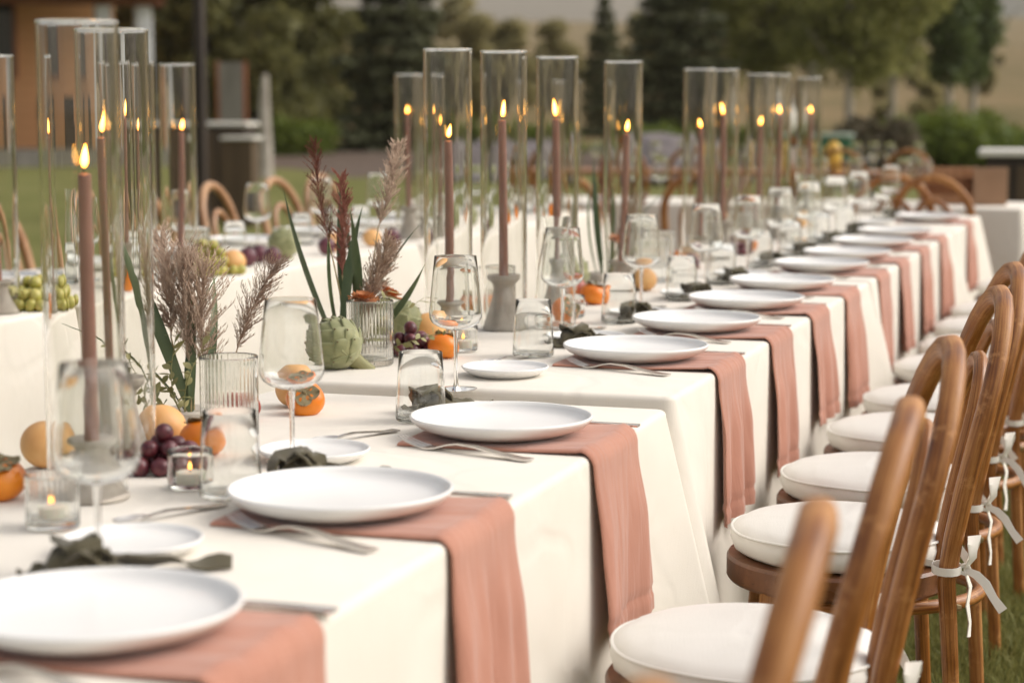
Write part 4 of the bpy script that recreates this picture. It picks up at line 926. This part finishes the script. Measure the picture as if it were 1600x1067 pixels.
# ------------------------------------------------------------------ fruit
def round_mesh(name, m, prof_fn, rib=None, n=36, k=18):
    mb = MB(); pr = []
    for i in range(k + 1):
        a = math.pi * i / k; r_, z = prof_fn(a); pr.append((0 if i in (0, k) else r_, z))
    lathe(mb, pr, n, rib=rib); return mb.mesh(name, m, angle=80)
pers_me = round_mesh('flesh', M['persimmon'], lambda a: (.036 * math.sin(a) ** .88 * (1 + .05 * math.cos(a)), -.0275 * math.cos(a) - .004 * math.exp(-(math.sin(a) / .25) ** 2) * (math.cos(a) < 0)), lambda a, k: 1 + .022 * math.cos(4 * a))
def calyx_mesh():
    mb = MB()
    for q in range(4):
        a = q * math.pi / 2 + .3; vs = []; fs = []; nu, nv = 6, 5
        for i in range(nu + 1):
            f = i / nu; wv = .015 * math.sin(math.pi * min(1, f * .8 + .14)) ** .8
            for j in range(nv):
                u = -1 + 2 * j / (nv - 1); r_ = .003 + .026 * f
                p = Vector((r_, u * wv, -.0015 * f * f * 4 + .004 * f * f * f * 2 + .0016 * math.sin(7 * u + q * 2 + 5 * f))); p.rotate(Euler((0, 0, a))); vs.append(p)
        for i in range(nu):
            for j in range(nv - 1): fs.append((i * nv + j, (i + 1) * nv + j, (i + 1) * nv + j + 1, i * nv + j + 1))
        mb.add(vs, fs); mb.add([v - Vector((0, 0, .0009)) for v in vs], [f[::-1] for f in fs])
    tube(mb, [(0, 0, 0), (.001, 0, .008)], [.004, .003], 8)
    return mb.mesh('calyx', M['calyx'], angle=60)
calyx_me = calyx_mesh()
def persimmon(loc, rot, label, s=1.0):
    t = thing('persimmon', label, 'persimmon', (loc[0], loc[1], loc[2] + .0275 * s), 0, 'orange persimmons among the candles'); t.rotation_euler = rot; t.scale = (s,) * 3
    link('flesh', pers_me, t); link('calyx', calyx_me, t, (0, 0, .0255)); return t
apr_me = round_mesh('apricot', M['apricot'], lambda a: (.0365 * math.sin(a), -.034 * math.cos(a)), lambda a, k: 1 - .035 * math.exp(-(min(a, 2 * math.pi - a) / .3) ** 2))
pom_me = round_mesh('pomegranate', M['pom'], lambda a: (.033 * math.sin(a) + .002 * math.sin(a * 5) * 0, -.032 * math.cos(a) + (.012 if a > 3.0 else 0)), lambda a, k: 1 + .02 * math.cos(5 * a))
plum_me = round_mesh('plum', M['plum'], lambda a: (.026 * math.sin(a), -.027 * math.cos(a)))
def fruit(name, me, loc, hz_, label, cat, s=1.0, rot=(0, 0, 0), grp=None):
    o = link(name, me, None, (loc[0], loc[1], loc[2] + hz_ * s), rot, s); return tag(o, label, cat, grp)
z1 = ZT - .014
fruit('apricot', apr_me, (-1.435, 2.685, z1), .034, 'large pale orange fruit behind the nearest grapes', 'apricot', 1.03, (.2, .1, 2.0), 'pale orange fruit')
fruit('apricot', apr_me, (-1.525, 2.50, z1), .034, 'pale orange fruit seen beside the nearest candle glass', 'apricot', 1.0, (.4, .1, 1), 'pale orange fruit')
persimmon((-1.46, 2.275, z1), (R(18), 0, .5), 'ripe persimmon nearest the camera, behind the ribbed votive', 1.0)
persimmon((-1.352, 2.655, z1), (R(-14), R(12), 1.2), 'persimmon with dry calyx touching the nearest red grapes', 1.0)
persimmon((-1.375, 3.085, z1), (R(52), R(12), .15), 'persimmon showing its calyx beside the second wine glass', .92)
fruit('apricot', apr_me, (-1.425, 3.155, z1), .034, 'pale orange fruit resting behind the calyx-side persimmon', 'apricot', .98, (.5, .2, 4), 'pale orange fruit')
fruit('apricot', apr_me, (-1.485, 3.985, ZT), .034, 'pale orange fruit beside the grapes behind the wine glass', 'apricot', 1.0, (.1, .1, 3), 'pale orange fruit')
persimmon((-1.372, 3.765, ZT), (R(20), R(14), 2.5), 'persimmon half hidden by the third wine glass', .9)
persimmon((-1.575, 4.40 + .2, ZT), (R(10), 0, 1), 'persimmon peeking out beside the tall stone holder', 1.05)
persimmon((-1.330, 4.49, ZT), (R(70), R(10), .9), 'persimmon left of the small votive past the carafe', .95)
persimmon((-1.385, 4.93, ZT), (R(15), 0, 2.2), 'persimmon beneath the distant artichoke', 1.0)
fruit('pomegranate', pom_me, (-1.455, 4.99, ZT), .032, 'dull red pomegranate against the distant artichoke', 'pomegranate', 1.05, (.5, .3, 0), 'pomegranates')
fruit('pomegranate', pom_me, (-1.44, 2.985, z1), .030, 'dark red pomegranate behind the second tumbler by pale sprigs', 'pomegranate', .78, (2.6, .2, .4), 'pomegranates')
fruit('apricot', apr_me, (-1.352, 5.34, ZT), .034, 'orange fruit behind the fifth wine glass', 'apricot', .95, (.1, .4, 0), 'pale orange fruit')
persimmon((-1.44, 6.20, ZT), (R(10), R(20), 0), 'persimmon before the closely paired candle glasses', 1.05)
fruit('plum', plum_me, (-1.385, 6.05, ZT), .027, 'dark plum beside the far persimmon', 'plum', 1.0, (0, 0, 0), 'plums')
persimmon((-1.39, 6.95, ZT), (R(60), 0, 0), 'persimmon beyond the closely paired candle glasses', 1.0)
fruit('plum', plum_me, (-1.47, 6.9, ZT), .027, 'dark plum beyond the closely paired candle glasses', 'plum', 1.1, (0, 0, 0), 'plums')
fruit('apricot', apr_me, (-1.40, 8.1, ZT), .034, 'pale orange fruit past the farther candle pair', 'apricot', 1.0, (0, 0, 0), 'pale orange fruit')
# opposite table
fruit('apricot', apr_me, (-2.685, 5.50, ZT), .034, 'round orange fruit beside the big green grapes', 'apricot', 1.08, (0, .3, 0), 'pale orange fruit')
persimmon((-2.69, 4.92, ZT), (R(60), 0, -.6), 'persimmon at the edge of the opposite table', 1.1)
persimmon((-2.70, 4.10, ZT), (R(60), 0, -.6), 'persimmon beside the near green grapes on opposite table', 1.0)
for x, y, s, l in [(-2.77, 5.78, 1.15, 'dark plum nearest the orange fruit, opposite table'), (-2.72, 5.86, 1.1, 'dark plum behind the first two, opposite table'), (-2.80, 5.93, 1.1, 'dark plum closest to the opposite artichoke'), (-2.72, 6.30, 1.2, 'reddish plum past the opposite artichoke'), (-2.70, 6.86, 1.15, 'plum at the cloth corner, opposite table'), (-2.75, 7.62, 1.1, 'plum on the farthest opposite table')]:
    fruit('plum', plum_me, (x, y, ZT), .027, l, 'plum', s, (0, 0, 0), 'plums on the opposite tables')
fruit('apricot', apr_me, (-2.76, 6.45, ZT), .034, 'orange fruit behind the reddish plum, opposite table', 'apricot', 1.0, (0, 0, 0), 'pale orange fruit')
fruit('apricot', apr_me, (-2.74, 6.76, ZT), .034, 'orange fruit beside the plum at the cloth corner', 'apricot', .95, (0, 0, 0), 'pale orange fruit')
persimmon((-2.71, 8.35, ZT), (R(40), 0, 1), 'persimmon on the farthest opposite table, nearer of two', 1.1)
persimmon((-2.70, 8.75, ZT), (R(40), 0, 2), 'persimmon on the farthest opposite table, farther of two', 1.1)
# grape bunches: every berry a part
def berry_mesh(m):
    return round_mesh('berry', m, lambda a: (.0132 * math.sin(a), -.0150 * math.cos(a)), None, 16, 10)
bR, bG = berry_mesh(M['grape']), berry_mesh(M['ggrape'])
def bunch(label, loc, rz, spots, me, s, grp, seed):
    r = random.Random(seed); t = thing('grape_bunch', label, 'grapes', loc, rz, grp)
    for (x, y, z) in spots: link('berry', me, t, (x * s, y * s, z * s + .0132 * s), (r.uniform(0, 3), r.uniform(0, 3), 0), s * r.uniform(.92, 1.08))
    mb = MB(); tube(mb, [(0, 0, .012 * s), (.01, .03 * s, .03 * s), (.0, .06 * s, .038 * s)], [.0022, .002, .0024], 6); link('stalk', mb.mesh('stalk', M['stem']), t); return t
pile = lambda r, nx, ny, q: [(q * (i - nx / 2) + r.uniform(-.003, .003) + .012 * (j % 2), q * (j - ny / 2) * .88 + r.uniform(-.003, .003), 0) for i in range(nx) for j in range(ny)] + [(q * (i - nx / 2) + .012 + r.uniform(-.003, .003), q * (j - ny / 2) * .88 + .012 + r.uniform(-.003, .003), .021 + r.uniform(-.002, .002)) for i in range(nx - 1) for j in range(ny - 1)]
r_ = random.Random(4)
near = [(-.030, -.030, 0), (0, -.034, 0), (.027, -.028, 0), (-.034, 0, 0), (-.006, -.004, 0), (.024, .0, 0), (.05, -.008, 0), (-.02, .028, 0), (.01, .026, 0), (.038, .024, 0), (-.018, -.014, .022), (.010, -.016, .023), (.036, -.008, .02), (-.008, .012, .024), (.016, .012, .023), (.002, -.004, .044)]
bunch('bunch of red grapes nearest the camera, by the tealight cup', (-1.345, 2.52, z1), R(20), near, bR, 1.02, 'bunches of red grapes', 1)
bunch('bunch of red grapes next to the large artichoke', (-1.452, 3.79, ZT), R(-15), near, bR, 1.0, 'bunches of red grapes', 2)
bunch('bunch of red grapes far along past the candle pair', (-1.40, 6.75, ZT), R(40), near, bR, 1.0, 'bunches of red grapes', 3)
bunch('bunch of green grapes by the near candle of opposite table', (-2.70, 4.40, ZT), R(10), pile(r_, 5, 6, .027) + [(0, 0, .042), (.01, -.025, .042), (-.02, .01, .042), (.0, .03, .043)], bG, 1.2, 'bunches of green grapes', 4)
bunch('big bunch of green grapes beside the round orange fruit', (-2.75, 5.47, ZT), R(60), pile(r_, 6, 5, .027) + [(0, 0, .042), (.015, -.025, .042), (-.02, .015, .042), (.03, .01, .042), (-.005, .02, .062), (.005, -.01, .062)], bG, 1.2, 'bunches of green grapes', 5)
# artichokes: overlapping bracts, each a part
def bract_mesh():
    mb = MB(); nu, nv = 8, 7; Rr = .046; vs = []; fs = []
    for side in (0, 1):
        for i in range(nu + 1):
            f = i / nu; y = -.014 + .036 * f; wv = .0160 * (math.sin(math.pi * (.30 + .45 * f)) ** .8) * (1 if f < .55 else max(.10, 1 - ((f - .55) / .45) ** 1.9 * .9))
            for j in range(nv):
                u = -1 + 2 * j / (nv - 1); x = u * wv; d2 = x * x * 1.1 + y * y * .75
                z = -d2 / (2 * Rr) + .0012 * sst(.55, 1, f) - .0005 * abs(u) + .0008 * (1 - abs(u)) * math.sin(f * 3)
                vs.append((x, y, z + (.0 if side else -.0018)))
    o = (nu + 1) * nv
    for i in range(nu):
        for j in range(nv - 1):
            p = i * nv + j; fs.append((p, p + nv, p + nv + 1, p + 1)); fs.append((o + p, o + p + 1, o + p + nv + 1, o + p + nv))
    for i in range(nu): p = i * nv; fs.append((p, o + p, o + p + nv, p + nv)); p += nv - 1; fs.append((p, p + nv, o + p + nv, o + p))
    for j in range(nv - 1): p = nu * nv + j; fs.append((p, o + p, o + p + 1, p + 1))
    mb.add(vs, fs)
    tube(mb, [(0, .0200, -.0014), (0, .0218, -.0022)], [.0011, .0005], 6, mi=1)
    return mb.mesh('bract', [M['artichoke'], M['bracttip']], angle=70)
bract_me = bract_mesh()
core_me = round_mesh('heart', M['artichoke'], lambda a: (.0445 * math.sin(a), -.045 * math.cos(a)))
mb = MB(); tube(mb, [(0, 0, -.04), (0, .002, -.06), (.001, .004, -.085)], [.019, .0145, .0150], 14, oval=(1, .88)); stem_me = mb.mesh('stem', M['artistem'])
def artichoke(label, loc, rot, s, rows=8, grp='artichokes along the tables'):
    t = thing('artichoke', label, 'artichoke', loc, 0, grp); t.rotation_euler = rot; t.scale = (s,) * 3
    link('heart', core_me, t); link('stem', stem_me, t)
    for k in range(rows):
        th = R(24 + 146 * k / (rows - 1)); n = max(3, round(8.2 * math.sin(th) ** .8)); sc = 1.02 + .50 * math.sin(th) - .16 * k / rows
        for q in range(n):
            ph = 2 * math.pi * (q + .5 * (k % 2)) / n + .1 * math.sin(q * 3 + k)
            rr = .0462 + .0012 * (k % 2)
            nrm = Vector((math.sin(th) * math.cos(ph), math.sin(th) * math.sin(ph), -math.cos(th)))
            up_ = Vector((math.cos(th) * math.cos(ph), math.cos(th) * math.sin(ph), math.sin(th)))
            sd = up_.cross(nrm); lift = nrm * .04 + up_; lift.normalize()
            n2 = sd.cross(lift); mt = Matrix((sd, lift, n2)).transposed().to_4x4(); mt.translation = nrm * rr
            b = link('bract', bract_me, t); b.matrix_local = mt @ Matrix.Diagonal((sc, sc, sc, 1))
    return t
def aim(dirv, roll=0): return Vector(dirv).to_track_quat('Z', 'Y').to_euler()
artichoke('large green artichoke lying on its side at the table gap', (-1.513, 3.545, ZT + .0495), aim((-.55, -.30, .60)), 1.04, 8)
artichoke('grey-green artichoke beside the grapes behind the ribbed glass', (-1.535, 3.955, ZT + .052), aim((.5, .75, .5)), .86, 7)
artichoke('distant artichoke under the sixth candle glass', (-1.535, 5.22, ZT + .052), aim((-.3, .2, .9)), 1.12, 7)
artichoke('artichoke on the opposite table by the dark plums', (-2.80, 6.12, ZT + .05), aim((-.4, .3, .8)), 1.08, 7)
artichoke('artichoke on the farthest opposite table', (-2.78, 7.9, ZT + .05), aim((.2, .3, .9)), 1.1, 6)

# ------------------------------------------------------------------ dried grass arrangements
def plume_mesh(L, W, seed, dense=90, hairs=20):
    r = random.Random(seed); mb = MB(); axis = lambda f: Vector((.014 * math.sin(f * 2.2), .016 * f * f, L * f))
    tube(mb, [axis(k / 10) for k in range(11)], [.0013 * (1 - .6 * k / 10) for k in range(11)], 5)
    for k in range(dense):
        f = .02 + .95 * k / dense; p = axis(f); a = r.uniform(0, 6.283); bl = W * (.45 + .85 * math.sin(math.pi * min(1, f * .8 + .15)) ** .8) * r.uniform(.7, 1.2)
        d0 = Vector((math.cos(a) * .52, math.sin(a) * .52, 1.0)).normalized(); q1 = p + d0 * bl * .6; q2 = p + d0 * bl * 1.05 + Vector((math.cos(a), math.sin(a), -.2)) * bl * .12
        tube(mb, [p, q1, q2], [.0005, .0004, .0002], 3, cap=False)
        for h in range(hairs):
            g = .10 + .90 * h / (hairs - 1); b0 = p.lerp(q1, g / .6) if g < .6 else q1.lerp(q2, (g - .6) / .4)
            hd = (d0 + Vector((r.uniform(-1, 1), r.uniform(-1, 1), r.uniform(-.3, .8))) * .55).normalized(); hl = r.uniform(.006, .012); sd = hd.orthogonal().normalized() * r.uniform(.0005, .0011)
            mb.add([b0, b0 + hd * hl * .5 + sd, b0 + hd * hl, b0 + hd * hl * .5 - sd], [(0, 1, 2, 3)])
    return mb.mesh('plume', M['plume'], smooth=False)
plume_a, plume_b = plume_mesh(.185, .056, 1, 130), plume_mesh(.17, .034, 2, 110)
def blade_mesh(L, W, bend):
    mb = MB(); vs = []; fs = []; n = 16
    for i in range(n + 1):
        f = i / n; wv = W * (math.sin(math.pi * (.12 + .88 * f)) ** .7 if f < 1 else 0) * (1 if f < .5 else 1 - ((f - .5) / .5) ** 2 * .6); wv = max(wv, .0004)
        x = bend * f * f; z = L * f * (1 - .25 * abs(bend / L) * f)
        vs += [(x, -wv, z), (x + wv * .35, 0, z - .001), (x, wv, z)]
        if i: b = 3 * i - 3; fs += [(b, b + 1, b + 4, b + 3), (b + 1, b + 2, b + 5, b + 4)]
    mb.add(vs, fs); return mb.mesh('leaf_blade', M['blade'], angle=80)
def sprig_mesh(seed, L=.16, m='paleleaf'):
    r = random.Random(seed); mb = MB(); ax = lambda f: Vector((.05 * f * f, .01 * math.sin(f * 4), L * f))
    tube(mb, [ax(k / 8) for k in range(9)], [.0012 * (1 - .6 * k / 8) for k in range(9)], 5)
    for k in range(14):
        p = ax(.15 + .85 * k / 13); a = r.uniform(0, 6.28); d0 = Vector((math.cos(a), math.sin(a), .7)).normalized(); sd = d0.cross(Vector((r.uniform(-1, 1), r.uniform(-1, 1), 1))).normalized(); l = r.uniform(.018, .03)
        vs = []; fs = []
        for i in range(6):
            f = i / 5; wv = .0055 * math.sin(math.pi * min(.98, f * .9 + .06)); c = p + d0 * l * f + Vector((0, 0, -.004 * f * f)); vs += [c - sd * wv, c + sd * wv]
            if i: fs.append((2 * i - 2, 2 * i - 1, 2 * i + 1, 2 * i))
        mb.add(vs, fs)
    return mb.mesh('leaf_sprig', M[m], angle=80)
def arrangement(label, loc, items):
    t = thing('dried_grass_arrangement', label, 'arrangement', loc, 0, 'dried grass arrangements')
    mb = MB(); lathe(mb, [(0, 0), (.04, 0), (.045, .004), (.047, .022), (.044, .026), (.038, .024), (.03, .02), (0, .019)], 28); link('stone_dish', mb.mesh('stone_dish', M['stone']), t)
    for kind, me, base, tip, stem, roll in items:
        b = Vector(base); d_ = (Vector(tip) - b); q = d_.to_track_quat('Z', 'Y')
        q = q @ Euler((0, 0, roll)).to_quaternion()
        if stem > 0:
            p = b + d_.normalized() * stem
            mb = MB(); tube(mb, [b, b.lerp(p, .5) + Vector((.002, .001, 0)), p], [.0022, .0018, .0013], 6); link('stalk', mb.mesh('stalk', M['straw']), t)
        else: p = b
        o = link(kind, me, t, p); o.rotation_euler = q.to_euler()
    return t
bl1, bl2, bl3 = blade_mesh(.36, .011, -.05), blade_mesh(.30, .012, .07), blade_mesh(.26, .007, .12)
sp1, sp2 = sprig_mesh(1), sprig_mesh(2, .14)
# local frame: x right, y along the table, z up (metres)
arrangement('dried brown plumes with green blades rising behind the persimmons', (-1.512, 2.93, z1), [
    ('plume', plume_a, (0, 0, .02), (-.012, .02, .30), .075, .4), ('plume', plume_a, (.01, .02, .02), (.035, .03, .28), .055, 1.5), ('plume', plume_b, (-.01, .0, .02), (-.085, .03, .32), .125, 2.2),
    ('plume', plume_b, (.02, .05, .02), (.120, .05, .26), .105, 3.2), ('plume', plume_b, (-.005, .02, .02), (-.035, .05, .28), .09, .9),
    ('leaf_blade', bl1, (0, 0, .02), (-.10, -.02, .30), 0, 0.5), ('leaf_blade', bl3, (-.01, .01, .02), (-.05, .04, .28), 0, 3.6), ('leaf_blade', bl3, (.0, .0, .02), (.03, -.02, .3), 0, 1.2), ('leaf_blade', bl3, (-.01, 0, .02), (-.12, -.02, .22), 0, 5.2), ('leaf_blade', bl3, (.02, 0, .02), (.07, .03, .26), 0, .2),
    ('leaf_sprig', sp1, (-.01, -.01, .01), (-.07, -.03, .10), 0, 0), ('leaf_sprig', sp2, (0, -.02, .01), (-.02, -.06, .13), 0, 2), ('leaf_sprig', sp1, (-.02, 0, .01), (-.11, .02, .07), 0, 4), ('leaf_sprig', sp2, (.0, -.02, .01), (.04, -.05, .12), 0, 1), ('leaf_sprig', sp1, (-.02, -.01, .01), (-.05, -.06, .10), 0, 3.2)])
dah = MB()
for ring, (n, rr, tilt) in enumerate([(12, .034, 15), (12, .030, 35), (10, .024, 55), (8, .016, 75)]):
    for q in range(n):
        a = 2 * math.pi * (q + .5 * (ring % 2)) / n; vs = []; fs = []
        for i in range(5):
            f = i / 4; wv = .008 * math.sin(math.pi * min(.96, f * .8 + .15)); l = rr * f
            for u in (-1, 0, 1):
                p = Vector((l * math.cos(R(tilt)), u * wv, l * math.sin(R(tilt)) + .002 * u * u)); p.rotate(Euler((0, 0, a))); vs.append(p)
            if i: b = 3 * i - 3; fs += [(b, b + 1, b + 4, b + 3), (b + 1, b + 2, b + 5, b + 4)]
        dah.add(vs, fs)
dah_me = dah.mesh('flower_head', M['dahlia'], angle=80)
rust_plume = plume_mesh(.20, .026, 7, 90); rust_plume.materials[0] = simple('rust_amaranth', (0.20, 0.062, 0.042), (0.34, 0.145, 0.10), 30, 0.85)
arrangement('tall rust plumes and green blades behind the large artichoke', (-1.55, 3.70, ZT), [
    ('plume', rust_plume, (0, .0, .02), (-.075, .0, .40), .22, 0), ('plume', rust_plume, (.0, .0, .02), (-.045, .02, .38), .15, 2), ('plume', plume_b, (.01, .0, .02), (.10, .03, .25), .06, 1), ('plume', plume_b, (.0, .0, .02), (.07, .05, .27), .05, 3), ('plume', plume_b, (.01, .02, .02), (.05, .10, .40), .25, 4),
    ('leaf_blade', bl1, (0, 0, .02), (-.05, .03, .3), 0, .4), ('leaf_blade', bl2, (.01, .01, .02), (.03, .02, .3), 0, 2.6), ('leaf_blade', bl2, (-.02, .01, .02), (-.09, .0, .25), 0, 1.5), ('leaf_blade', bl3, (.02, .02, .02), (.20, .06, .2), 0, 2.9), ('leaf_blade', bl2, (-.01, -.01, .02), (.0, -.03, .26), 0, .9), ('leaf_blade', bl1, (-.02, -.01, .02), (-.13, -.02, .24), 0, 5.6), ('leaf_blade', bl2, (.0, .02, .02), (.06, .08, .3), 0, 4.6), ('leaf_blade', bl1, (.01, .02, .02), (-.03, .12, .3), 0, 3.6),
    ('flower_head', dah_me, (.02, .0, .02), (.04, -.02, .13), .10, 0), ('flower_head', dah_me, (.02, .02, .02), (.065, .04, .12), .115, 1), ('leaf_sprig', sp1, (.03, 0, .01), (.12, .0, .11), 0, 0), ('leaf_sprig', sp2, (.03, -.01, .01), (.15, -.02, .13), 0, 2), ('leaf_sprig', sp1, (.04, .02, .01), (.20, .04, .10), 0, 4)])
arrangement('rust plumes and blades far along near the fifth wine glass', (-1.545, 5.60, ZT), [
    ('plume', rust_plume, (0, .02, .02), (.0, .10, .40), .12, 0), ('plume', rust_plume, (.01, .04, .02), (.09, .14, .36), .08, 2), ('plume', plume_b, (.0, .02, .02), (.08, .10, .27), .08, 3),
    ('leaf_blade', bl1, (0, 0, .02), (-.05, .03, .3), 0, .4), ('leaf_blade', bl2, (.01, .01, .02), (.05, .02, .3), 0, 2.6), ('leaf_blade', bl2, (-.02, .01, .02), (-.09, .0, .25), 0, 1.5), ('leaf_blade', bl2, (.0, .02, .02), (.1, .08, .3), 0, 4.6),
    ('flower_head', dah_me, (.02, .0, .02), (.04, -.02, .13), .10, 0), ('leaf_sprig', sp1, (.03, 0, .01), (.12, .0, .11), 0, 0)])
arrangement('plumes and blades standing between the two far candle pairs', (-1.54, 7.05, ZT), [
    ('plume', rust_plume, (0, .02, .02), (.0, .10, .40), .10, 0), ('plume', plume_b, (.0, .02, .02), (.08, .10, .27), .08, 3), ('leaf_blade', bl1, (0, 0, .02), (-.05, .03, .3), 0, .4), ('leaf_blade', bl2, (.01, .01, .02), (.05, .02, .3), 0, 2.6), ('flower_head', dah_me, (.02, .0, .02), (.04, -.02, .13), .10, 0)])

# ------------------------------------------------------------------ opposite tables: place settings
LP = [4.35, 4.95, 5.55, 6.12, 6.68, 7.25, 7.85, 8.45, 9.0]
for i, yy in enumerate(LP):
    o = link('dinner_plate', plate_me, None, (-3.20, yy, ZT + .0015)); tag(o, f'white dinner plate on the opposite tables, {ORD[i]} along', 'plate', 'dinner plates on the opposite tables')
    o = dup(wg0, (-3.00, yy + .22, ZT + .001), 0, f'clear wine glass on the opposite tables, {ORD[i]} along', 'wine glasses on the opposite tables')
    o = link('tumbler', tumbler_me, None, (-3.02, yy + .08, ZT + .0008)); tag(o, f'clear tumbler on the opposite tables, {ORD[i]} along', 'tumbler', 'tumblers on the opposite tables')
    if i % 2 == 0: o = link('ribbed_glass', rib_big, None, (-2.90, yy + .12, ZT + .0008)); tag(o, f'ribbed glass on the opposite tables beside the {ORD[i]} wine glass', 'ribbed glass', 'ribbed glasses on the opposite tables')
# crosswise end table: glasses, crate, kraft board
for i, (x, y) in enumerate([(-1.18, 10.55), (-1.30, 10.72), (-1.55, 10.6), (-1.75, 10.75), (-2.0, 10.55), (-2.3, 10.7), (-2.6, 10.6)]):
    dup(wg0, (x, y, ZT + .001), 0, f'wine glass on the crosswise end table, {["nearest the crate", "second from the crate", "third from the crate", "fourth from the crate", "fifth from the crate", "sixth from the crate", "farthest from the crate"][i]}', 'wine glasses on the end table')
t = thing('wooden_crate', 'open wooden crate on the end table beside the kraft board', 'crate', (-1.06, 10.72, ZT + .001), R(12))
for nm, a in [('end_board', (-.15, -.135, -.1, .1, 0, .19)), ('end_board', (.135, .15, -.1, .1, 0, .19)), ('slat', (-.135, .135, -.1, -.088, .0, .05)), ('slat', (-.135, .135, -.1, -.088, .14, .19)), ('slat', (-.135, .135, .088, .1, 0, .19)), ('bottom_board', (-.134, .134, -.087, .087, 0, .012))]:
    mb = MB(); box(mb, *a, 0, .002); link(nm, mb.mesh(nm, M['crate']), t)
mb = MB(); box(mb, -.085, .085, -.02, .0, 0, .195, 0, .003)
o = thing('kraft_board', 'plain kraft brown board standing on the end table', 'board', (-.845, 10.58, ZT + .001), R(10)); link('panel', mb.mesh('panel', M['kraft']), o)
mb = MB(); mb.add([(-.03, .001, 0), (.03, .001, 0), (.03, .06, 0), (-.03, .06, 0), (-.03, .001, .14), (.03, .001, .14)], [(0, 1, 2, 3), (2, 3, 4, 5)]); link('easel_back', mb.mesh('easel_back', M['kraft'], smooth=False), o)
# lounge tables beyond
t = thing('wooden_table', 'long plain brown wooden table beyond the place settings', 'table', (-3.35, 16.6, 0), R(4))
mb = MB(); box(mb, -1.9, 1.9, -.4, .4, .70, .74, 0, .006); link('top', mb.mesh('top', M['crate']), t)
for sx in (-1, 1):
    for sy in (-1, 1):
        mb = MB(); box(mb, sx * 1.75 - .04, sx * 1.75 + .04, sy * .32 - .04, sy * .32 + .04, 0, .70); link('leg', mb.mesh('leg', M['crate']), t)
for i, x in enumerate([-4.8, -4.2, -3.6, -3.0, -2.4, -1.9]):
    dup(ch0, (x, 16.0 + .05 * math.sin(i * 2), 0), R(-90 + 8 * math.sin(i * 3)), f'brown bentwood chair at the far wooden table, {["inner end", "second from inner end", "third from inner end", "third from outer end", "second from outer end", "outer end"][i]}', 'chairs at the far wooden table')
mb = MB(); lathe(mb, [(0, 0), (.06, 0), (.065, .01), (.065, .19), (.05, .215), (.03, .23), (.03, .25), (0, .25)], 24); jug = mb.mesh('lemonade_jug', M['yellow'])
for i, (x, y) in enumerate([(-2.76, 16.55), (-2.60, 16.60), (-3.55, 16.55)]):
    o = link('lemonade_jug', jug, None, (x, y, .741)); tag(o, ['yellow lemonade jug on the far wooden table, inner of the pair', 'yellow lemonade jug on the far wooden table, outer of the pair', 'yellow lemonade jug standing alone on the far wooden table'][i], 'jug', 'yellow jugs')
for i, x in enumerate([-4.6, -4.3, -4.05, -3.85, -3.3, -3.1, -2.4, -2.25, -2.1, -1.9]):
    dup(wg0, (x, 16.45 + .12 * math.sin(i * 2.2), .742), 0, f'wine glass on the far wooden table, {ORD[i] if i else "first"} from its inner end', 'wine glasses on the far wooden table')
mb = MB(); lathe(mb, [(0, 0), (.05, 0), (.06, .02), (.065, .09), (.055, .15), (.062, .19), (.056, .19), (.05, .15), (0, .14)], 24); vs_me = mb.mesh('vase', M['whitetop'])
for i, (x, y) in enumerate([(-2.95, 16.7), (-4.45, 16.65)]):
    t = thing('flower_vase', ['white vase of pale flowers by the yellow jugs', 'white vase of pale flowers at the inner end of the far wooden table'][i], 'vase', (x, y, .741), 0, 'flower vases'); link('vessel', vs_me, t)
    for k in range(5): link('flower_head', dah_me, t, (.05 * math.cos(k * 1.3), .05 * math.sin(k * 1.3), .21 + .02 * (k % 3)), (0, 0, k), 1.3)


# ------------------------------------------------------------------ evening haze: one closed box round the whole scene
mb = MB(); box(mb, -2700, 2700, -2700, 2700, -8, 175)
hm = bpy.data.materials.new('evening_haze'); hm.use_nodes = True; ht_ = hm.node_tree; ht_.nodes.clear()
pv = ht_.nodes.new('ShaderNodeVolumePrincipled'); pv.inputs['Color'].default_value = (1.0, 0.90, 0.74, 1); pv.inputs['Density'].default_value = 0.00030; pv.inputs['Anisotropy'].default_value = 0.5
ho_ = ht_.nodes.new('ShaderNodeOutputMaterial'); ht_.links.new(pv.outputs[0], ho_.inputs['Volume'])
hz_o = link('haze', mb.mesh('haze', hm, smooth=False)); hz_o['kind'] = 'stuff'; hz_o['label'] = 'faint warm evening haze over the lawn and hills'
